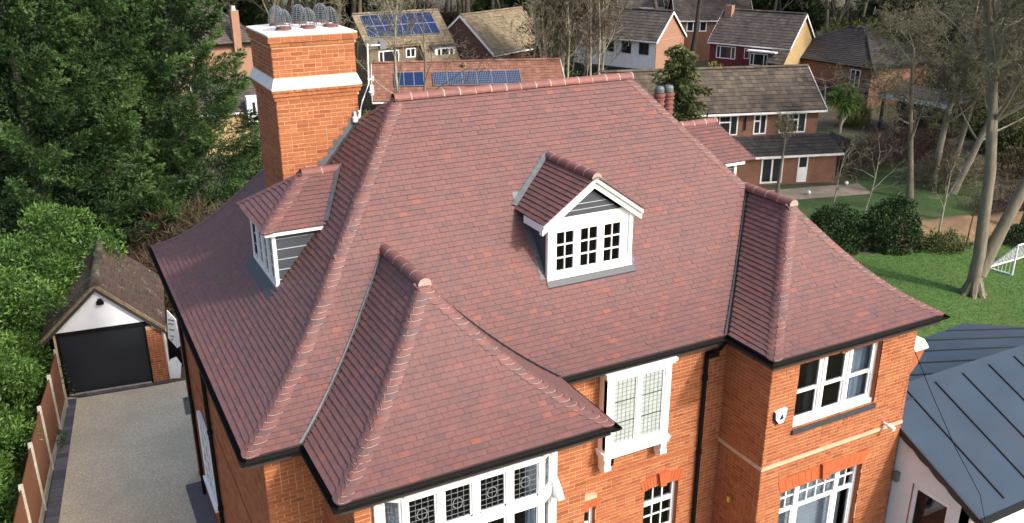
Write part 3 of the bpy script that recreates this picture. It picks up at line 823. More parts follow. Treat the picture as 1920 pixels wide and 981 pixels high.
# oriel on the front wall
def oriel():
    x0, x1, z0, z1, yp = 8.02, 9.42, 4.30, 6.00, WY0-.26
    F = Fr((0,yp,0),(0,-1,0)); w = MB()
    w.fbox(F, x0, x1, z0, z0+.12, -.25, .0); w.fbox(F, x0-.05, x1+.05, z0+.02, z0+.07, -.25, .045)
    w.fbox(F, x0, x1, z1-.16, z1, -.25, .0); w.fbox(F, x0-.04, x1+.04, z1-.09, z1-.045, -.25, .04); w.fbox(F, x0-.07, x1+.07, z1-.045, z1+.02, -.25, .075)
    g = [(x0+.17, (x0+x1)/2-.07), ((x0+x1)/2+.07, x1-.17)]; v0, v1 = z0+.19, z1-.2
    for a,b in ((x0,x0+.13),((x0+x1)/2-.05,(x0+x1)/2+.05),(x1-.13,x1)): w.fbox(F,a,b,z0+.12,z1-.16,-.1,-.001)
    w.fbox(F,x0,x0+.05,z0+.12,z1-.16,-.25,-.002); w.fbox(F,x1-.05,x1,z0+.12,z1-.16,-.25,-.002)
    w.fbox(F, x0-.03, x1+.03, z0-.06, z0, -.25, .02)
    # consoles below
    for xx in (x0+.01, x1-.13):
        w.prism(Fr((xx,0,0),(-1,0,0)), [(-yp-.22,3.95),(-yp-.12,3.90),(-yp-.02,4.02),(-yp+.0,4.235),(-yp-.26,4.235)], -.13, 0)
        w.fbox(F, xx-.01, xx+.14, 3.98, 4.06, -.14, .0)
    o = win_part(w, label='white two-light oriel window with pale leaded glass between the wings')
    s = MB(); ld = MB(); dl = MB()
    for a,b in g:
        for (p,q,r_,s_) in ((a-.04,a,v0-.07,v1+.04),(b,b+.04,v0-.07,v1+.04),(a,b,v0-.07,v0),(a,b,v1,v1+.04)): s.fbox(F,p,q,r_,s_,-.07,-.02)
        pane(F,a,b,v0,v1,-.045,o,'obscured_glass')
        ld = MB(); leaded(ld,F,a,b,v0,v1,-.045,5,15,.006); ld.build('leading','leading_pale',o)
        for k in (1,2): dl = MB(); dl.fbox(F,a,b,v0+(v1-v0)*k/3-.007,v0+(v1-v0)*k/3+.007,-.038,-.03); dl.build('saddle_bar','leading',o)
    s.build('sash','white_paint',o)
    for xx in (x0+.24, x1-.02):
        l = MB(); c = (xx, WY0-.12, 3.98)
        l.lathe(c, [(.02,0),(.05,.02),(.055,.12),(.06,.13),(.03,.17)], 6); l.box((xx-.015,WY0-.12,4.13),(xx+.015,WY0+.0,4.16))
        lamp = l.build('wall_lantern','black_plastic',house)
oriel()
# small-paned sash windows with gauged brick heads
def sash(F, u0, u1, z0, z1, cols, rows, parent=None, transom=None, n0=-.1, label=None, mglass='glass', bars_from=None):
    w = MB()
    for (a,b,c,d) in ((u0,u0+.07,z0,z1),(u1-.07,u1,z0,z1),(u0+.07,u1-.07,z1-.07,z1),(u0+.07,u1-.07,z0,z0+.08)): w.fbox(F,a,b,c,d,n0-.08,n0)
    if transom: w.fbox(F,u0+.07,u1-.07,transom-.04,transom+.04,n0-.075,n0+.012)
    o = win_part(w, label=label)
    b = MB(); a0,a1,c0,c1 = u0+.07,u1-.07,z0+.08,z1-.07
    for i in range(1,cols): u = a0+(a1-a0)*i/cols; b.fbox(F,u-.014,u+.014,c0,c1,n0-.05,n0-.015)
    for i in range(1,rows): v = c0+(c1-c0)*i/rows; b.fbox(F,a0,a1,v-.014,v+.014,n0-.05,n0-.016)
    b.build('glazing_bars','white_paint',o)
    for i in range(cols):
        for j in range(rows):
            pane(F,a0+(a1-a0)*i/cols,a0+(a1-a0)*(i+1)/cols,c0+(c1-c0)*j/rows,c0+(c1-c0)*(j+1)/rows,n0-.03,o,mglass)
    return o
def arch(F, u0, u1, z, h, rise, flare, key=True):
    b = MB(); n = 14
    lo, hi = [], []
    for i in range(n+1):
        t = i/n; u = u0+(u1-u0)*t; k = 1-(2*t-1)**2
        lo.append((u, z+rise*k)); hi.append((u0-flare+(u1-u0+2*flare)*t, z+h+rise*.6*k))
    for i in range(n):
        g = .004
        b.prism(F, [(lo[i][0]+g,lo[i][1]),(lo[i+1][0]-g,lo[i+1][1]),(hi[i+1][0]-g,hi[i+1][1]),(hi[i][0]+g,hi[i][1])], -.05, .013+random.gauss(0,.001), 0)
    a = b.build('brick_arch','rubbed_brick',house)
    if key:
        k = MB(); c = (u0+u1)/2
        k.prism(F, [(c-.07,z+rise-.03),(c+.07,z+rise-.03),(c+.12,z+h+rise*.6+.05),(c-.12,z+h+rise*.6+.05)], -.05, .075)
        k.build('keystone','rubbed_brick',a)
u = lambda x: x-GWX1
sash(FM, u(7.50), u(8.03), 1.3, 3.06, 2, 5, label='small white window below the oriel')
arch(FM, u(7.46), u(8.07), 3.07, .24, .03, .06)
kl = MB(); kl.fbox(FM, u(7.68), u(7.98), 3.36, 3.42, 0, .12); kl.build('hood_stone','stone_band',house)
sash(FM, u(9.16), u(9.98), .9, 3.04, 3, 6, transom=2.62, label='tall white small-paned window beside the black downpipe')
arch(FM, u(9.12), u(10.02), 3.02, .26, .07, .09)
sash(FL, wl[0][0]-.02, wl[0][1]+.02, wl[0][2]-.02, wl[0][3]+.02, 3, 4, n0=.085, label='white window in the side wall over the drive')
sl_ = MB(); sl_.fbox(FL, wl[0][0]-.05, wl[0][1]+.05, wl[0][2]-.10, wl[0][2]-.02, -.1, .14); sl_.build('sill','white_paint',house)

def bay_upper():
    F = FB; x0,x1,z0,z1 = bh[0]; n0 = -.11
    w = MB(); z0s = z0+.09
    w.fbox(F,x0,x1,z0,z0s,n0-.1,n0+.06); w.fbox(F,x0,x1,z1-.03,z1,n0-.1,n0)
    ms = [x0+(x1-x0)*k for k in (0,.345,.655,1)]
    for i,m_ in enumerate(ms):
        a,b = (m_,m_+.07) if i == 0 else (m_-.07,m_) if i == 3 else (m_-.065,m_+.065)
        w.fbox(F,a,b,z0s,z1-.03,n0-.1,n0)
        if 0 < i < 3: w.fbox(F,m_-.018,m_+.018,z0s,z1-.03,n0,n0+.02)
    o = win_part(w, label='white three-sash window high in the projecting brick wing')
    s = MB(); zm = z0+(z1-z0)*.50
    for i in range(3):
        a = ms[i]+(.07 if i == 0 else .065); b = ms[i+1]-(.07 if i == 2 else .065)
        s.fbox(F,a,b,zm-.03,zm+.03,n0-.07,n0-.01)
        for (p,q,r_,t_) in ((a,a+.04,z0s,zm-.03),(b-.04,b,z0s,zm-.03),(a+.04,b-.04,z0s,z0s+.06)): s.fbox(F,p,q,r_,t_,n0-.065,n0-.03)
        for (p,q,r_,t_) in ((a,a+.04,zm+.03,z1-.03),(b-.04,b,zm+.03,z1-.03),(a+.04,b-.04,z1-.075,z1-.03)): s.fbox(F,p,q,r_,t_,n0-.05,n0-.012)
        pane(F,a+.04,b-.04,z0s+.06,zm-.03,n0-.05,o); pane(F,a+.04,b-.04,zm+.03,z1-.075,n0-.035,o)
    s.build('sash','white_paint',o)
    sl = MB(); sl.fbox(F,x0-.02,x1+.02,z0-.10,z0-.001,-.1,.05); sl.build('sill','sill_dark',o)
    lt = MB(); lt.fbox(F,x0-.12,x1+.12,z1+.0,WT-.0,-.02,.0125); h_ = lt.build('brick_lintel','rubbed_brick',house)
    k = MB()
    for dx in (-.07,.02): k.fbox(F,(x0+x1)/2+dx,(x0+x1)/2+dx+.06,z1-.01,WT-.01,.012,.06)
    k.build('keystone','rubbed_brick',h_)
bay_upper()
def bay_lower():
    F = FB; x0,x1,z0,z1 = bh[1]; n0 = -.11; w = MB()
    w.fbox(F,x0,x1,z0,z0+.1,n0-.1,n0+.05); w.fbox(F,x0,x1,z1-.06,z1,n0-.1,n0)
    ms = [x0+(x1-x0)*k for k in (0,.25,.75,1)]
    for i,m_ in enumerate(ms):
        a,b = (m_,m_+.07) if i == 0 else (m_-.07,m_) if i == 3 else (m_-.06,m_+.06)
        w.fbox(F,a,b,z0+.1,z1-.06,n0-.1,n0)
    o = win_part(w, label='tall white three-part window below the alarm box')
    s = MB(); zm = 2.42
    for i in range(3):
        a = ms[i]+(.07 if i == 0 else .06); b = ms[i+1]-(.07 if i == 2 else .06); c = 4 if i == 1 else 2
        s.fbox(F,a,b,zm-.04,zm+.04,n0-.07,n0-.01)
        for j in range(1,c): uu = a+(b-a)*j/c; s.fbox(F,uu-.013,uu+.013,zm+.04,z1-.06,n0-.06,n0-.02)
        s.fbox(F,a,b,(zm+z1)/2-.013,(zm+z1)/2+.013,n0-.061,n0-.021)
        for (p,q) in ((a,a+.035),(b-.035,b)): s.fbox(F,p,q,z0+.1,zm-.04,n0-.06,n0-.02)
        for j in range(c):
            for (e,g) in ((zm+.04,(zm+z1)/2),((zm+z1)/2,z1-.06)): pane(F,a+(b-a)*j/c,a+(b-a)*(j+1)/c,e,g,n0-.04,o)
        pane(F,a,b,z0+.1,zm-.04,n0-.04,o)
    s.build('sash','white_paint',o)
    arch(F,x0-.03,x1+.03,z1-.02,.30,.03,.10)
bay_lower()
# string course and small relief courses
st = MB()
st.fbox(FB,-.025,BWX1-BWX0+.0,3.68,3.745,0,.03); st.fbox(FBL,0,WY0-BWY+.028,3.68,3.745,0,.029)
st.build('string_course','stone_band',house)
st = MB(); st.fbox(FL,2.2,WY1-WY0,3.58,3.63,0,.03); st.build('string_course','brick',house)
st = MB(); st.fbox(FM,0,BWX0-GWX1,3.63,3.70,0,.022); st.build('string_course','brick',house)
# downpipes
dp = MB(); px_ = 10.40
dp.tube([(px_,WY0-.06,.1),(px_,WY0-.06,5.72)], .042, 10)
dp.tube([(px_,WY0-.06,5.66),(px_+.12,WY0-.08,5.72),(px_+.2,WY0-.2,5.9),(px_+.2,WY0-.33,6.1)], .04, 8)
for z in (1.6,3.55,5.2): dp.tube([(px_,WY0-.06,z),(px_,WY0-.06,z+.1)], .055, 10)
dp.box((px_-.02,WY0-.13,5.68),(px_+.24,WY0-.03,5.79))
dp.build('downpipe','black_plastic',house)
dp = MB(); dp.tube([(WX0-.07,17.45,.1),(WX0-.07,17.45,5.7),(WX0-.32,17.45,6.1)], .045, 8)
for z in (1.5,3.4,5.2): dp.tube([(WX0-.07,17.45,z),(WX0-.07,17.45,z+.1)], .058, 8)
dp.build('downpipe','black_plastic',house)
dp = MB(); dp.tube([(WX0-.07,20.3,.1),(WX0-.07,20.3,5.7),(WX0-.3,20.3,6.1)], .04, 8); dp.build('downpipe','black_plastic',house)
lm = MB(); lm.box((WX0-.22,20.42,2.35),(WX0-.04,20.62,2.72)); lm.box((WX0-.05,20.47,2.45),(WX0,20.57,2.6)); lm.build('wall_lamp','wire',house)
# alarm box with its blue triangle, camera, brass lamp
al = MB(); U0 = 11.21-BWX0
al.prism(FB, [(U0-.13,4.93),(U0+.13,4.97),(U0+.11,4.80),(U0+.06,4.69),(U0-.04,4.68),(U0-.12,4.78)][::-1][::-1], 0.0, .075)
ab = al.build('alarm_box','white_upvc',house); ab['label'] = 'white alarm box with a blue triangle'
tr = MB(); tr.prism(FB, [(U0-.055,4.755),(U0+.065,4.775),(U0+.008,4.885)], .074, .08); tr.build('triangle_mark','alarm_blue',ab)
bk = MB(); bk.prism(FB, [(U0-.15,4.92),(U0+.12,4.95),(U0+.05,4.66),(U0-.05,4.65),(U0-.14,4.76)], -.01, .04); bk.build('back_plate','alarm_blue',ab)
cm = MB(); c = FB.p(14.17-BWX0,3.83,.12); cm.tube([c, c+Vector((.02,-.14,-.03))], .05, 10); cm.tube([FB.p(14.17-BWX0,3.83,0), c], .03, 8); cm.build('security_camera','white_upvc',house)
bl = MB(); bl.lathe(FBL.p(WY0-11.44,2.58,.07), [(.03,0),(.06,.01),(.06,.14),(.03,.15)], 10); bl.box(FBL.p(WY0-11.44-.03,2.62,0), FBL.p(WY0-11.44+.03,2.7,.05)); bl.build('wall_lamp','brass',house)
# kneeler stone on the right-hand side wall
ks = MB(); ks.prism(Fr((0,10.78,0),(0,-1,0)), [(14.73,4.72),(14.95,4.95),(15.12,5.28),(14.73,5.28)], -.5, 0); ks.build('kneeler','brick',house)
ks = MB(); ks.prism(Fr((0,10.76,0),(0,-1,0)), [(14.73,5.28),(15.2,5.28),(15.16,5.36),(15.02,5.52),(14.73,5.64)], -.54, 0); ks.build('kneeler_cap','cap_white',house)

# ------------------------------------------------------------------ link bricks: the 300 largest in view singly, the rest as one part
for B in BRICKS:
    if B[1] is chim or B[1] is wall_left: B[0] *= .6
order = sorted(range(len(BRICKS)), key=lambda i: -BRICKS[i][0]); single = set(order[:300])
bm_ = MB(); BF = [(4,5,6,7),(0,1,5,4),(1,2,6,5),(2,3,7,6),(3,0,4,7)]
for i,(sc,par,V,r,c) in enumerate(BRICKS):
    if i in single:
        b = MB(); b.add(V, BF+[(3,2,1,0)], 0, r); b.build('brick','brick',par,origin=tuple(c))
    else: bm_.add(V, BF, 0, r)
stuff(bm_.build('brickwork','brick',house))

# ------------------------------------------------------------------ curtains hanging inside
def curtain(F, u0, u1, v0, v1, n, m, label, waves=7, amp=.03):
    b = MB(); k = waves*6
    P = [(u0+(u1-u0)*i/k, n+amp*math.sin(2*math.pi*i*waves/k)*(.7+.3*math.sin(i*1.7))) for i in range(k+1)]
    V = [F.p(u,v,q) for v in (v0,v1) for u,q in P] + [F.p(u,v,q-.004) for v in (v0,v1) for u,q in P]; m_ = k+1
    b.add(V, [(i,i+1,m_+i+1,m_+i) for i in range(k)]+[(2*m_+m_+i,2*m_+m_+i+1,2*m_+i+1,2*m_+i) for i in range(k)])
    tag(b.build('curtain', m), label, 'curtain')
curtain(FB, 13.28-BWX0, 13.98-BWX0, 4.4, 5.9, -.29, 'curtain', 'pale blue curtain at the upper window of the right brick wing', 4)
curtain(FB, 12.12-BWX0, 12.34-BWX0, 4.4, 5.9, -.29, 'interior', 'dull grey curtain at the left sash of the upper wing window', 3)
curtain(Fr((0,GWY-.1,0),(0,-1,0)), 5.62, 5.96, 3.4, 5.95, -.14, 'curtain', 'pale blue curtain at the right end of the leaded gable window', 3)
curtain(Fr((0,GWY-.0,0),(0,-1,0)), 3.30, 3.60, 3.4, 5.95, -.08, 'curtain', 'pale blue curtain at the left end of the leaded gable window', 3)
bd = MB(); bd.fbox(FB, bh[1][0]+.1, bh[1][1]-.1, .9, 2.95, -.36, -.34)
for k in range(20): bd.fbox(FB, bh[1][0]+.1, bh[1][1]-.1, .95+k*.1, .955+k*.1, -.34, -.333)
tag(bd.build('window_blind','curtain_white'), 'white blind drawn down behind the tall three-part window', 'blind')
# ------------------------------------------------------------------ ground, drive, lawn
mat('earth', (.085,.065,.042), .95, .35, 1.1, bump=.6, bscale=9, stain=((.045,.075,.018), .16, .45, .62, .85))
mat('lawn', (.050,.112,.016), .9, .35, 7, bump=.5, bscale=30, stain=((.085,.085,.025), .5, .5, .75, .55))
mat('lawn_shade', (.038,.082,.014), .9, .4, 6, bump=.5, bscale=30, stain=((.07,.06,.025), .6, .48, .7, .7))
mat('gravel', (.60,.52,.37), .95, .30, 22, bump=1.0, bscale=50, stain=((.40,.345,.24), .5, .42, .72, .7))
mat('paver', None, .8, .15, 20, [(0,(.07,.07,.085)),(1,(.14,.135,.15))], .3, 60)
mat('patio', (.25,.20,.15), .9, .2, 2, bump=.2, bscale=20)
mat('concrete', (.42,.38,.31), .9, .15, 9, bump=.25, bscale=50, stain=((.22,.24,.14), 2, .5, .75, .5))
mat('fence_wood', (.20,.075,.032), .8, .18, 5, bump=.2, bscale=40, stretch=(6,6,.6))
mat('dirt_bank', (.20,.125,.065), .95, .28, 1.6, bump=.5, bscale=14, stain=((.10,.09,.035), .5, .5, .7, .6))
def sheet(name, mname, pts, z, kind=True):
    b = MB(); b.add([(x,y,z) for x,y in pts], [tuple(range(len(pts)))]); o = b.build(name, mname); structure(o); return o
sheet('ground','earth',[(-300,-60),(420,-60),(420,520),(-300,520)],-.012)
# undulating lawn sheet right of the house
def lawn(name, mname, poly, z, h=.05, n=26):
    b = MB(); x0,x1 = min(p[0] for p in poly),max(p[0] for p in poly); y0,y1 = min(p[1] for p in poly),max(p[1] for p in poly)
    def inside(x,y):
        c = False; k = len(poly)
        for i in range(k):
            (xa,ya),(xb,yb) = poly[i],poly[(i+1)%k]
            if (ya > y) != (yb > y) and x < (xb-xa)*(y-ya)/(yb-ya)+xa: c = not c
        return c
    V, idx = [], {}
    for i in range(n+1):
        for j in range(n+1):
            x,y = x0+(x1-x0)*i/n, y0+(y1-y0)*j/n
            idx[i,j] = len(V); V.append((x,y,z+h*(math.sin(x*.7+y*.3)+math.sin(y*.9-x*.4))*.5+h))
    fs = [(idx[i,j],idx[i+1,j],idx[i+1,j+1],idx[i,j+1]) for i in range(n) for j in range(n) if inside(x0+(x1-x0)*(i+.5)/n, y0+(y1-y0)*(j+.5)/n)]
    b.add(V, fs); return structure(b.build(name, mname, smooth=True))
lawn('lawn','lawn',[(15.5,15.5),(23,13),(44,13),(41,21.5),(33,24.2),(29,25.2),(22,27.5),(15.5,24)], .02, n=60)
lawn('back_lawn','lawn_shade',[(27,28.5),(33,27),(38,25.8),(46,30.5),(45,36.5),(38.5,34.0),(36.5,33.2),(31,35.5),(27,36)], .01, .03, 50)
sheet('patio','patio',[(29,35.2),(38.3,33.0),(37.4,31.2),(28,33.6)], .075)
sheet('driveway','gravel',[(-.55,27.25),(2.02,26.95),(3.2,26.9),(3.2,21.62),(2.03,21.62),(2.03,4),(-3.2,4),(-1.28,21.1)], .01)
# dark block edging round the drive
strip = MB(); strip.add([(-.80,27.5,.004),(-.5,27.3,.004),(-3.1,5,.004),(-3.4,5,.004)],[(0,1,2,3)]); strip = structure(strip.build('edging_strip','concrete'))
def paver(cx, cy, ang, w, l):
    b = MB(); c, s = math.cos(ang), math.sin(ang)
    pts = [(cx+c*u-s*v, cy+s*u+c*v) for u,v in ((-w/2,-l/2),(w/2,-l/2),(w/2,l/2),(-w/2,l/2))]
    z = .03+random.gauss(0,.002)
    b.add([(x,y,0.006) for x,y in pts]+[(x,y,z) for x,y in pts], [(4,5,6,7),(0,1,5,4),(1,2,6,5),(2,3,7,6),(3,0,4,7)], 0, random.random())
    return b.build('paver','paver',strip)
A, B_ = Vector((-.68,27.25)), Vector((-1.78,18.2)); L = (B_-A).length; d_ = (B_-A)/L; an = math.atan2(d_.y,d_.x)-math.pi/2
for i in range(int(L/.21)):
    p = A+d_*(.21*i+.1); paver(p.x, p.y, an, .30, .195)
A, B_ = Vector((-.45,27.38)), Vector((2.15,27.05)); L = (B_-A).length; d_ = (B_-A)/L; an2 = math.atan2(d_.y,d_.x)
for i in range(int(L/.21)):
    p = A+d_*(.21*i+.1); paver(p.x, p.y, an2, .195, .16)
stp = MB(); stp.box((1.62,17.6,.012),(2.04,20.9,.14)); structure(stp.build('door_step','paver'))

# ------------------------------------------------------------------ fence along the drive
fence = tag(empty('fence',(-1.35,23.5,0)), 'brown close-boarded fence with concrete posts beside the gravel drive', 'fence')
FP = [(-.83,26.85),(-1.06,25.2),(-1.34,23.45),(-1.58,21.65),(-1.80,19.85),(-2.02,18.05),(-2.24,16.25)]
for i,(x,y) in enumerate(FP):
    p = MB(); p.box((x-.05,y-.05,0),(x+.05,y+.05,1.86)); p.box((x-.045,y-.045,1.86),(x+.045,y+.045,1.885)); p.build('post','concrete',fence)
for (xa,ya),(xb,yb) in zip(FP[:-1],FP[1:]):
    a, b = Vector((xa,ya,0)), Vector((xb,yb,0)); t = (b-a).normalized(); nn = t.cross(Z); L = (b-a).length
    g = MB(); q = [a+t*.055,b-t*.055]
    g.add([q[0]-nn*.02,q[1]-nn*.02,q[1]+nn*.02,q[0]+nn*.02]+[p+Z*.28 for p in (q[0]-nn*.02,q[1]-nn*.02,q[1]+nn*.02,q[0]+nn*.02)], [(4,5,6,7),(0,1,5,4),(1,2,6,5),(2,3,7,6),(3,0,4,7)])
    g.build('gravel_board','concrete',fence)
    pn = MB(); k = 15; V0, V1 = [], []     # overlapping feather-edge boards as one continuous saw-tooth sheet
    for j in range(k):
        u0, u1 = .056+(L-.112)*j/k, .056+(L-.112)*(j+1)/k
        V0 += [a+t*u0+nn*.004, a+t*(u1-.003)+nn*.016]
    m_ = len(V0)
    pn.add([p+Z*.285 for p in V0]+[p+Z*1.80 for p in V0], [(j,j+1,m_+j+1,m_+j) for j in range(m_-1)])
    e0, e1 = a+t*.056, b-t*.056
    pn.add([e0-nn*.006+Z*.285,e1-nn*.006+Z*.285,e1-nn*.006+Z*1.8,e0-nn*.006+Z*1.8], [(3,2,1,0)])
    pn.build('panel','fence_wood',fence)

# ------------------------------------------------------------------ garage
mat('moss_tile', None, .9, .3, 7, [(0,(.030,.024,.016)),(.5,(.048,.036,.022)),(1,(.078,.058,.032))], .5, 50, stain=((.24,.22,.16), 2.2, .56, .72, .75))
mat('moss_verge', (.19,.14,.075), .9, .3, 9, bump=.4, bscale=30)
mat('door_black', (.010,.013,.020), .42, .1, 20, bump=.05)
mat('render_white', (.76,.77,.78), .8, .05, 2, stain=((.6,.59,.55), 1.5, .5, .8, .4))
garage = tag(empty('garage',(.6,29.5,0)), 'small garage with mossy gabled roof, white gable and black roller door', 'garage')
GA = math.atan2(-.29,2.42)
gU = Vector((math.cos(GA),math.sin(GA),0)); gN = gU.cross(Z)
GF = Fr((-.75,27.50,0), gN)
b = MB(); DP = 4.2
b.fbox(GF,-.10,-.02,0,2.05,-DP,0); b.fbox(GF,2.43,2.86,0,1.84,-.32,0); b.fbox(GF,2.62,2.86,0,1.84,-DP,-.32); b.fbox(GF,-.02,2.62,0,2.2,-DP,-DP+.12)
gw = b.build('wall','brick_mortar',garage)
bs = MB(); n0 = len(BRICKS); BRICKS.clear()
brick_skin(Fr(GF.p(2.43,0,0),gN), .43, 0, 1.84, [], gw, seed=31, headers=.1)
for sc,par,V,r,c in BRICKS: q = MB(); q.add(V, BF, 0, r); q.build('brick','brick',gw,origin=tuple(c))
BRICKS.clear()
b = MB(); b.fbox(GF,2.43,2.88,1.84,1.92,-.3,.02); b.build('pad_stone','stone_band',gw)
dr = MB()
for k in range(25):
    z = .05+k*.077; dr.prism(Fr(GF.p(0,0,-.05),gU), [(0,z),(.022,z+.008),(.022,z+.062),(0,z+.0765)], 0.0, 2.42, 0)
dr.build('roller_door','door_black',garage)
b = MB(); b.fbox(GF,-.03,.04,0,1.98,-.06,.012); b.fbox(GF,2.37,2.43,0,1.98,-.06,.012); b.fbox(GF,-.03,2.48,1.975,2.10,-.06,.02); b.build('door_frame','black_plastic',garage)
b = MB(); b.fbox(GF,.04,2.37,0.0,.05,-.08,-.02); b.build('door_seal','concrete',garage)
ap = (1.24,3.42); eL, eR = (-.42,1.88), (2.98,1.76)
b = MB(); b.prism(GF,[(-.08,2.10),(2.52,2.10),(2.52,2.12),(1.24,3.28),(-.08,2.14)],-.08,.008); b.build('gable_panel','render_white',garage)
for (e) in (eL,eR):
    bb = MB(); s_ = -1 if e is eL else 1
    pl = [ap,(ap[0],ap[1]-.13),(e[0],e[1]-.13),e]; bb.prism(GF, pl if s_ < 0 else pl[::-1], .0, .12); bb.build('barge_board','soffit',garage)
    v = MB(); pl = [(ap[0],ap[1]+.10),(ap[0],ap[1]+.004),(e[0],e[1]+.004),(e[0],e[1]+.10)]; v.prism(GF, pl if s_ < 0 else pl[::-1], .03, .14); v.build('verge','moss_verge',garage)
def slope_tiles(mb, P00, P10, P11, P01, tw=.3, gauge=.3, th=.02, jit=.006, rmu=.5, rsd=.2, holes=None):
    """rows of tiles on a slope: P00,P10 eaves, P01,P11 top"""
    P00,P10,P11,P01 = [Vector(p) for p in (P00,P10,P11,P01)]
    nrm = (P10-P00).cross(P01-P00)
    if nrm.length < 1e-6: nrm = (P10-P00).cross(P11-P00)
    nrm.normalize()
    if nrm.z < 0: nrm = -nrm
    H = ((P01+P11)/2-(P00+P10)/2).length; rows = max(2,round(H/gauge))
    base = (P10-P00).normalized()
    for i in range(rows):
        t0, t1 = i/rows, min(1,(i+1.12)/rows)
        a0,b0 = P00.lerp(P01,t0),P10.lerp(P11,t0); a1,b1 = P00.lerp(P01,t1),P10.lerp(P11,t1)
        W_ = (b0-a0).length
        off = tw*.5*(i%2) if gauge < .2 else 0
        s0 = (a0-P00).dot(base)
        k0 = math.floor((s0-off)/tw); u = off+k0*tw
        e1a, e1b = (a1-P00).dot(base),(b1-P00).dot(base); e0a, e0b = s0,(b0-P00).dot(base)
        up = a1-P00-base*e1a; lo = a0-P00-base*e0a
        while u < max(e0b,e1b):
            x0,x1 = u,u+tw*.97; u += tw
            ta,tb = max(x0,e0a),min(x1,e0b); ha,hb = max(x0,e1a),min(x1,e1b)
            if tb-ta < .02 and hb-ha < .02: continue
            tb = max(tb,ta); hb = max(hb,ha)
            if tb == ta: ta = tb = min(max(ta,ha),hb)
            if hb == ha: ha = hb = min(max(ha,ta),tb)
            l = th*2+random.gauss(0,jit); r = min(1,max(0,random.gauss(rmu,rsd)))
            A_,B2,C_,D_ = P00+base*ta+lo+nrm*l, P00+base*tb+lo+nrm*(l+random.gauss(0,jit*.6)), P00+base*hb+up+nrm*th*.6, P00+base*ha+up+nrm*th*.6
            mb.add([A_,B2,C_,D_,A_-nrm*th,B2-nrm*th], [(0,1,2,3),(4,5,1,0),(0,3,4),(1,5,2)], 0, r)
rb = MB()
for e,s_ in ((eL,-1),(eR,1)):
    P = [GF.p(e[0],e[1],.1),GF.p(ap[0],ap[1],.1),GF.p(ap[0],ap[1],-DP-.1),GF.p(e[0],e[1],-DP-.1)]
    up = Z*.09
    rb.add([p+Z*.01 for p in P]+[p+Z*.075 for p in P], [(3,2,1,0),(4,5,6,7),(0,1,5,4),(1,2,6,5),(2,3,7,6),(3,0,4,7)])
gr = rb.build('roof','roof_felt',garage)
gt = MB()
slope_tiles(gt, GF.p(eL[0],eL[1]+.05,.14), GF.p(eL[0],eL[1]+.05,-DP), GF.p(ap[0],ap[1]+.05,-DP), GF.p(ap[0],ap[1]+.05,.14), .165,.1,.014,.006)
slope_tiles(gt, GF.p(eR[0],eR[1]+.05,-DP), GF.p(eR[0],eR[1]+.05,.14), GF.p(ap[0],ap[1]+.05,.14), GF.p(ap[0],ap[1]+.05,-DP), .165,.1,.014,.006)
stuff(gt.build('roof_tiles','moss_tile',gr))
for i in range(11):
    rr = MB(); a, c = GF.p(ap[0],ap[1]+.06,.15-.4*i), GF.p(ap[0],ap[1]+.06,.15-.4*i-.395); n = 8
    ring = lambda p,q: [p+gU*q*math.cos(R(180*j/n))+Z*q*math.sin(R(180*j/n)) for j in range(n+1)]
    rr.add(ring(a,.13)+ring(c,.122), [(j,j+1,n+2+j,n+1+j) for j in range(n)]+[tuple(range(n+1))], 0, random.random()); rr.build('ridge_tile','moss_tile',gr)
lm = MB(); c = GF.p(1.30,3.0,.02); lm.fbox(GF,1.26,1.38,2.96,3.02,.008,.05); lm.fbox(GF,1.22,1.42,2.86,2.96,.03,.12); lm.build('flood_light','black_plastic',garage)
b = MB(); b.tube([GF.p(2.92,0,-.1),GF.p(2.92,1.7,-.1)],.035,8); b.build('downpipe','white_upvc',garage)
# builders' things beside the garage
bn = MB(); Fb = Fr((2.28,27.35,0),(-.78,-.62,0)); bn.prism(Fb,[(-.02,1.35),(.30,1.05),(.46,1.18),(.40,2.05),(.10,2.3)],-.02,0); bnr = bn.build('banner','white_upvc')
tag(bnr,'white printed sheet hung between the garage and the brick house','banner')
mk = MB()
for k,(a,l) in enumerate(((1.95,.26),(1.82,.2),(1.62,.22),(1.40,.18),(1.28,.12))): 
    for j in range(int(l/.05)): mk.fbox(Fb,.1+.05*j,.13+.05*j+.01*(j%2),a+.02*(j%2),a+.06,.001,.004)
mk = stuff(mk.build('lettering','leading',bnr))
bg_ = MB(); bg_.prism(Fr((2.16,27.2,0),(-.2,-1,0)),[(0,.03),(.28,.0),(.34,.34),(.22,.62),(.02,.55)],-.3,0); tag(bg_.build('rubble_bag','white_upvc'),'pale folded bag dumped at the foot of the garage corner','bag')
bi = MB(); bi.tube([(2.62,27.95,0.03),(2.5,27.9,1.5)],.06,10); tag(bi.build('black_pipe','black_plastic'),'length of black plastic pipe leaning beside the garage','pipe')
bi = MB(); bi.box((2.34,28.2,0),(2.75,28.7,.9)); bi.box((2.31,28.17,.9),(2.78,28.73,.97)); tag(bi.build('wheelie_bin','black_plastic'),'dark bin standing in the passage beyond the garage corner','bin')

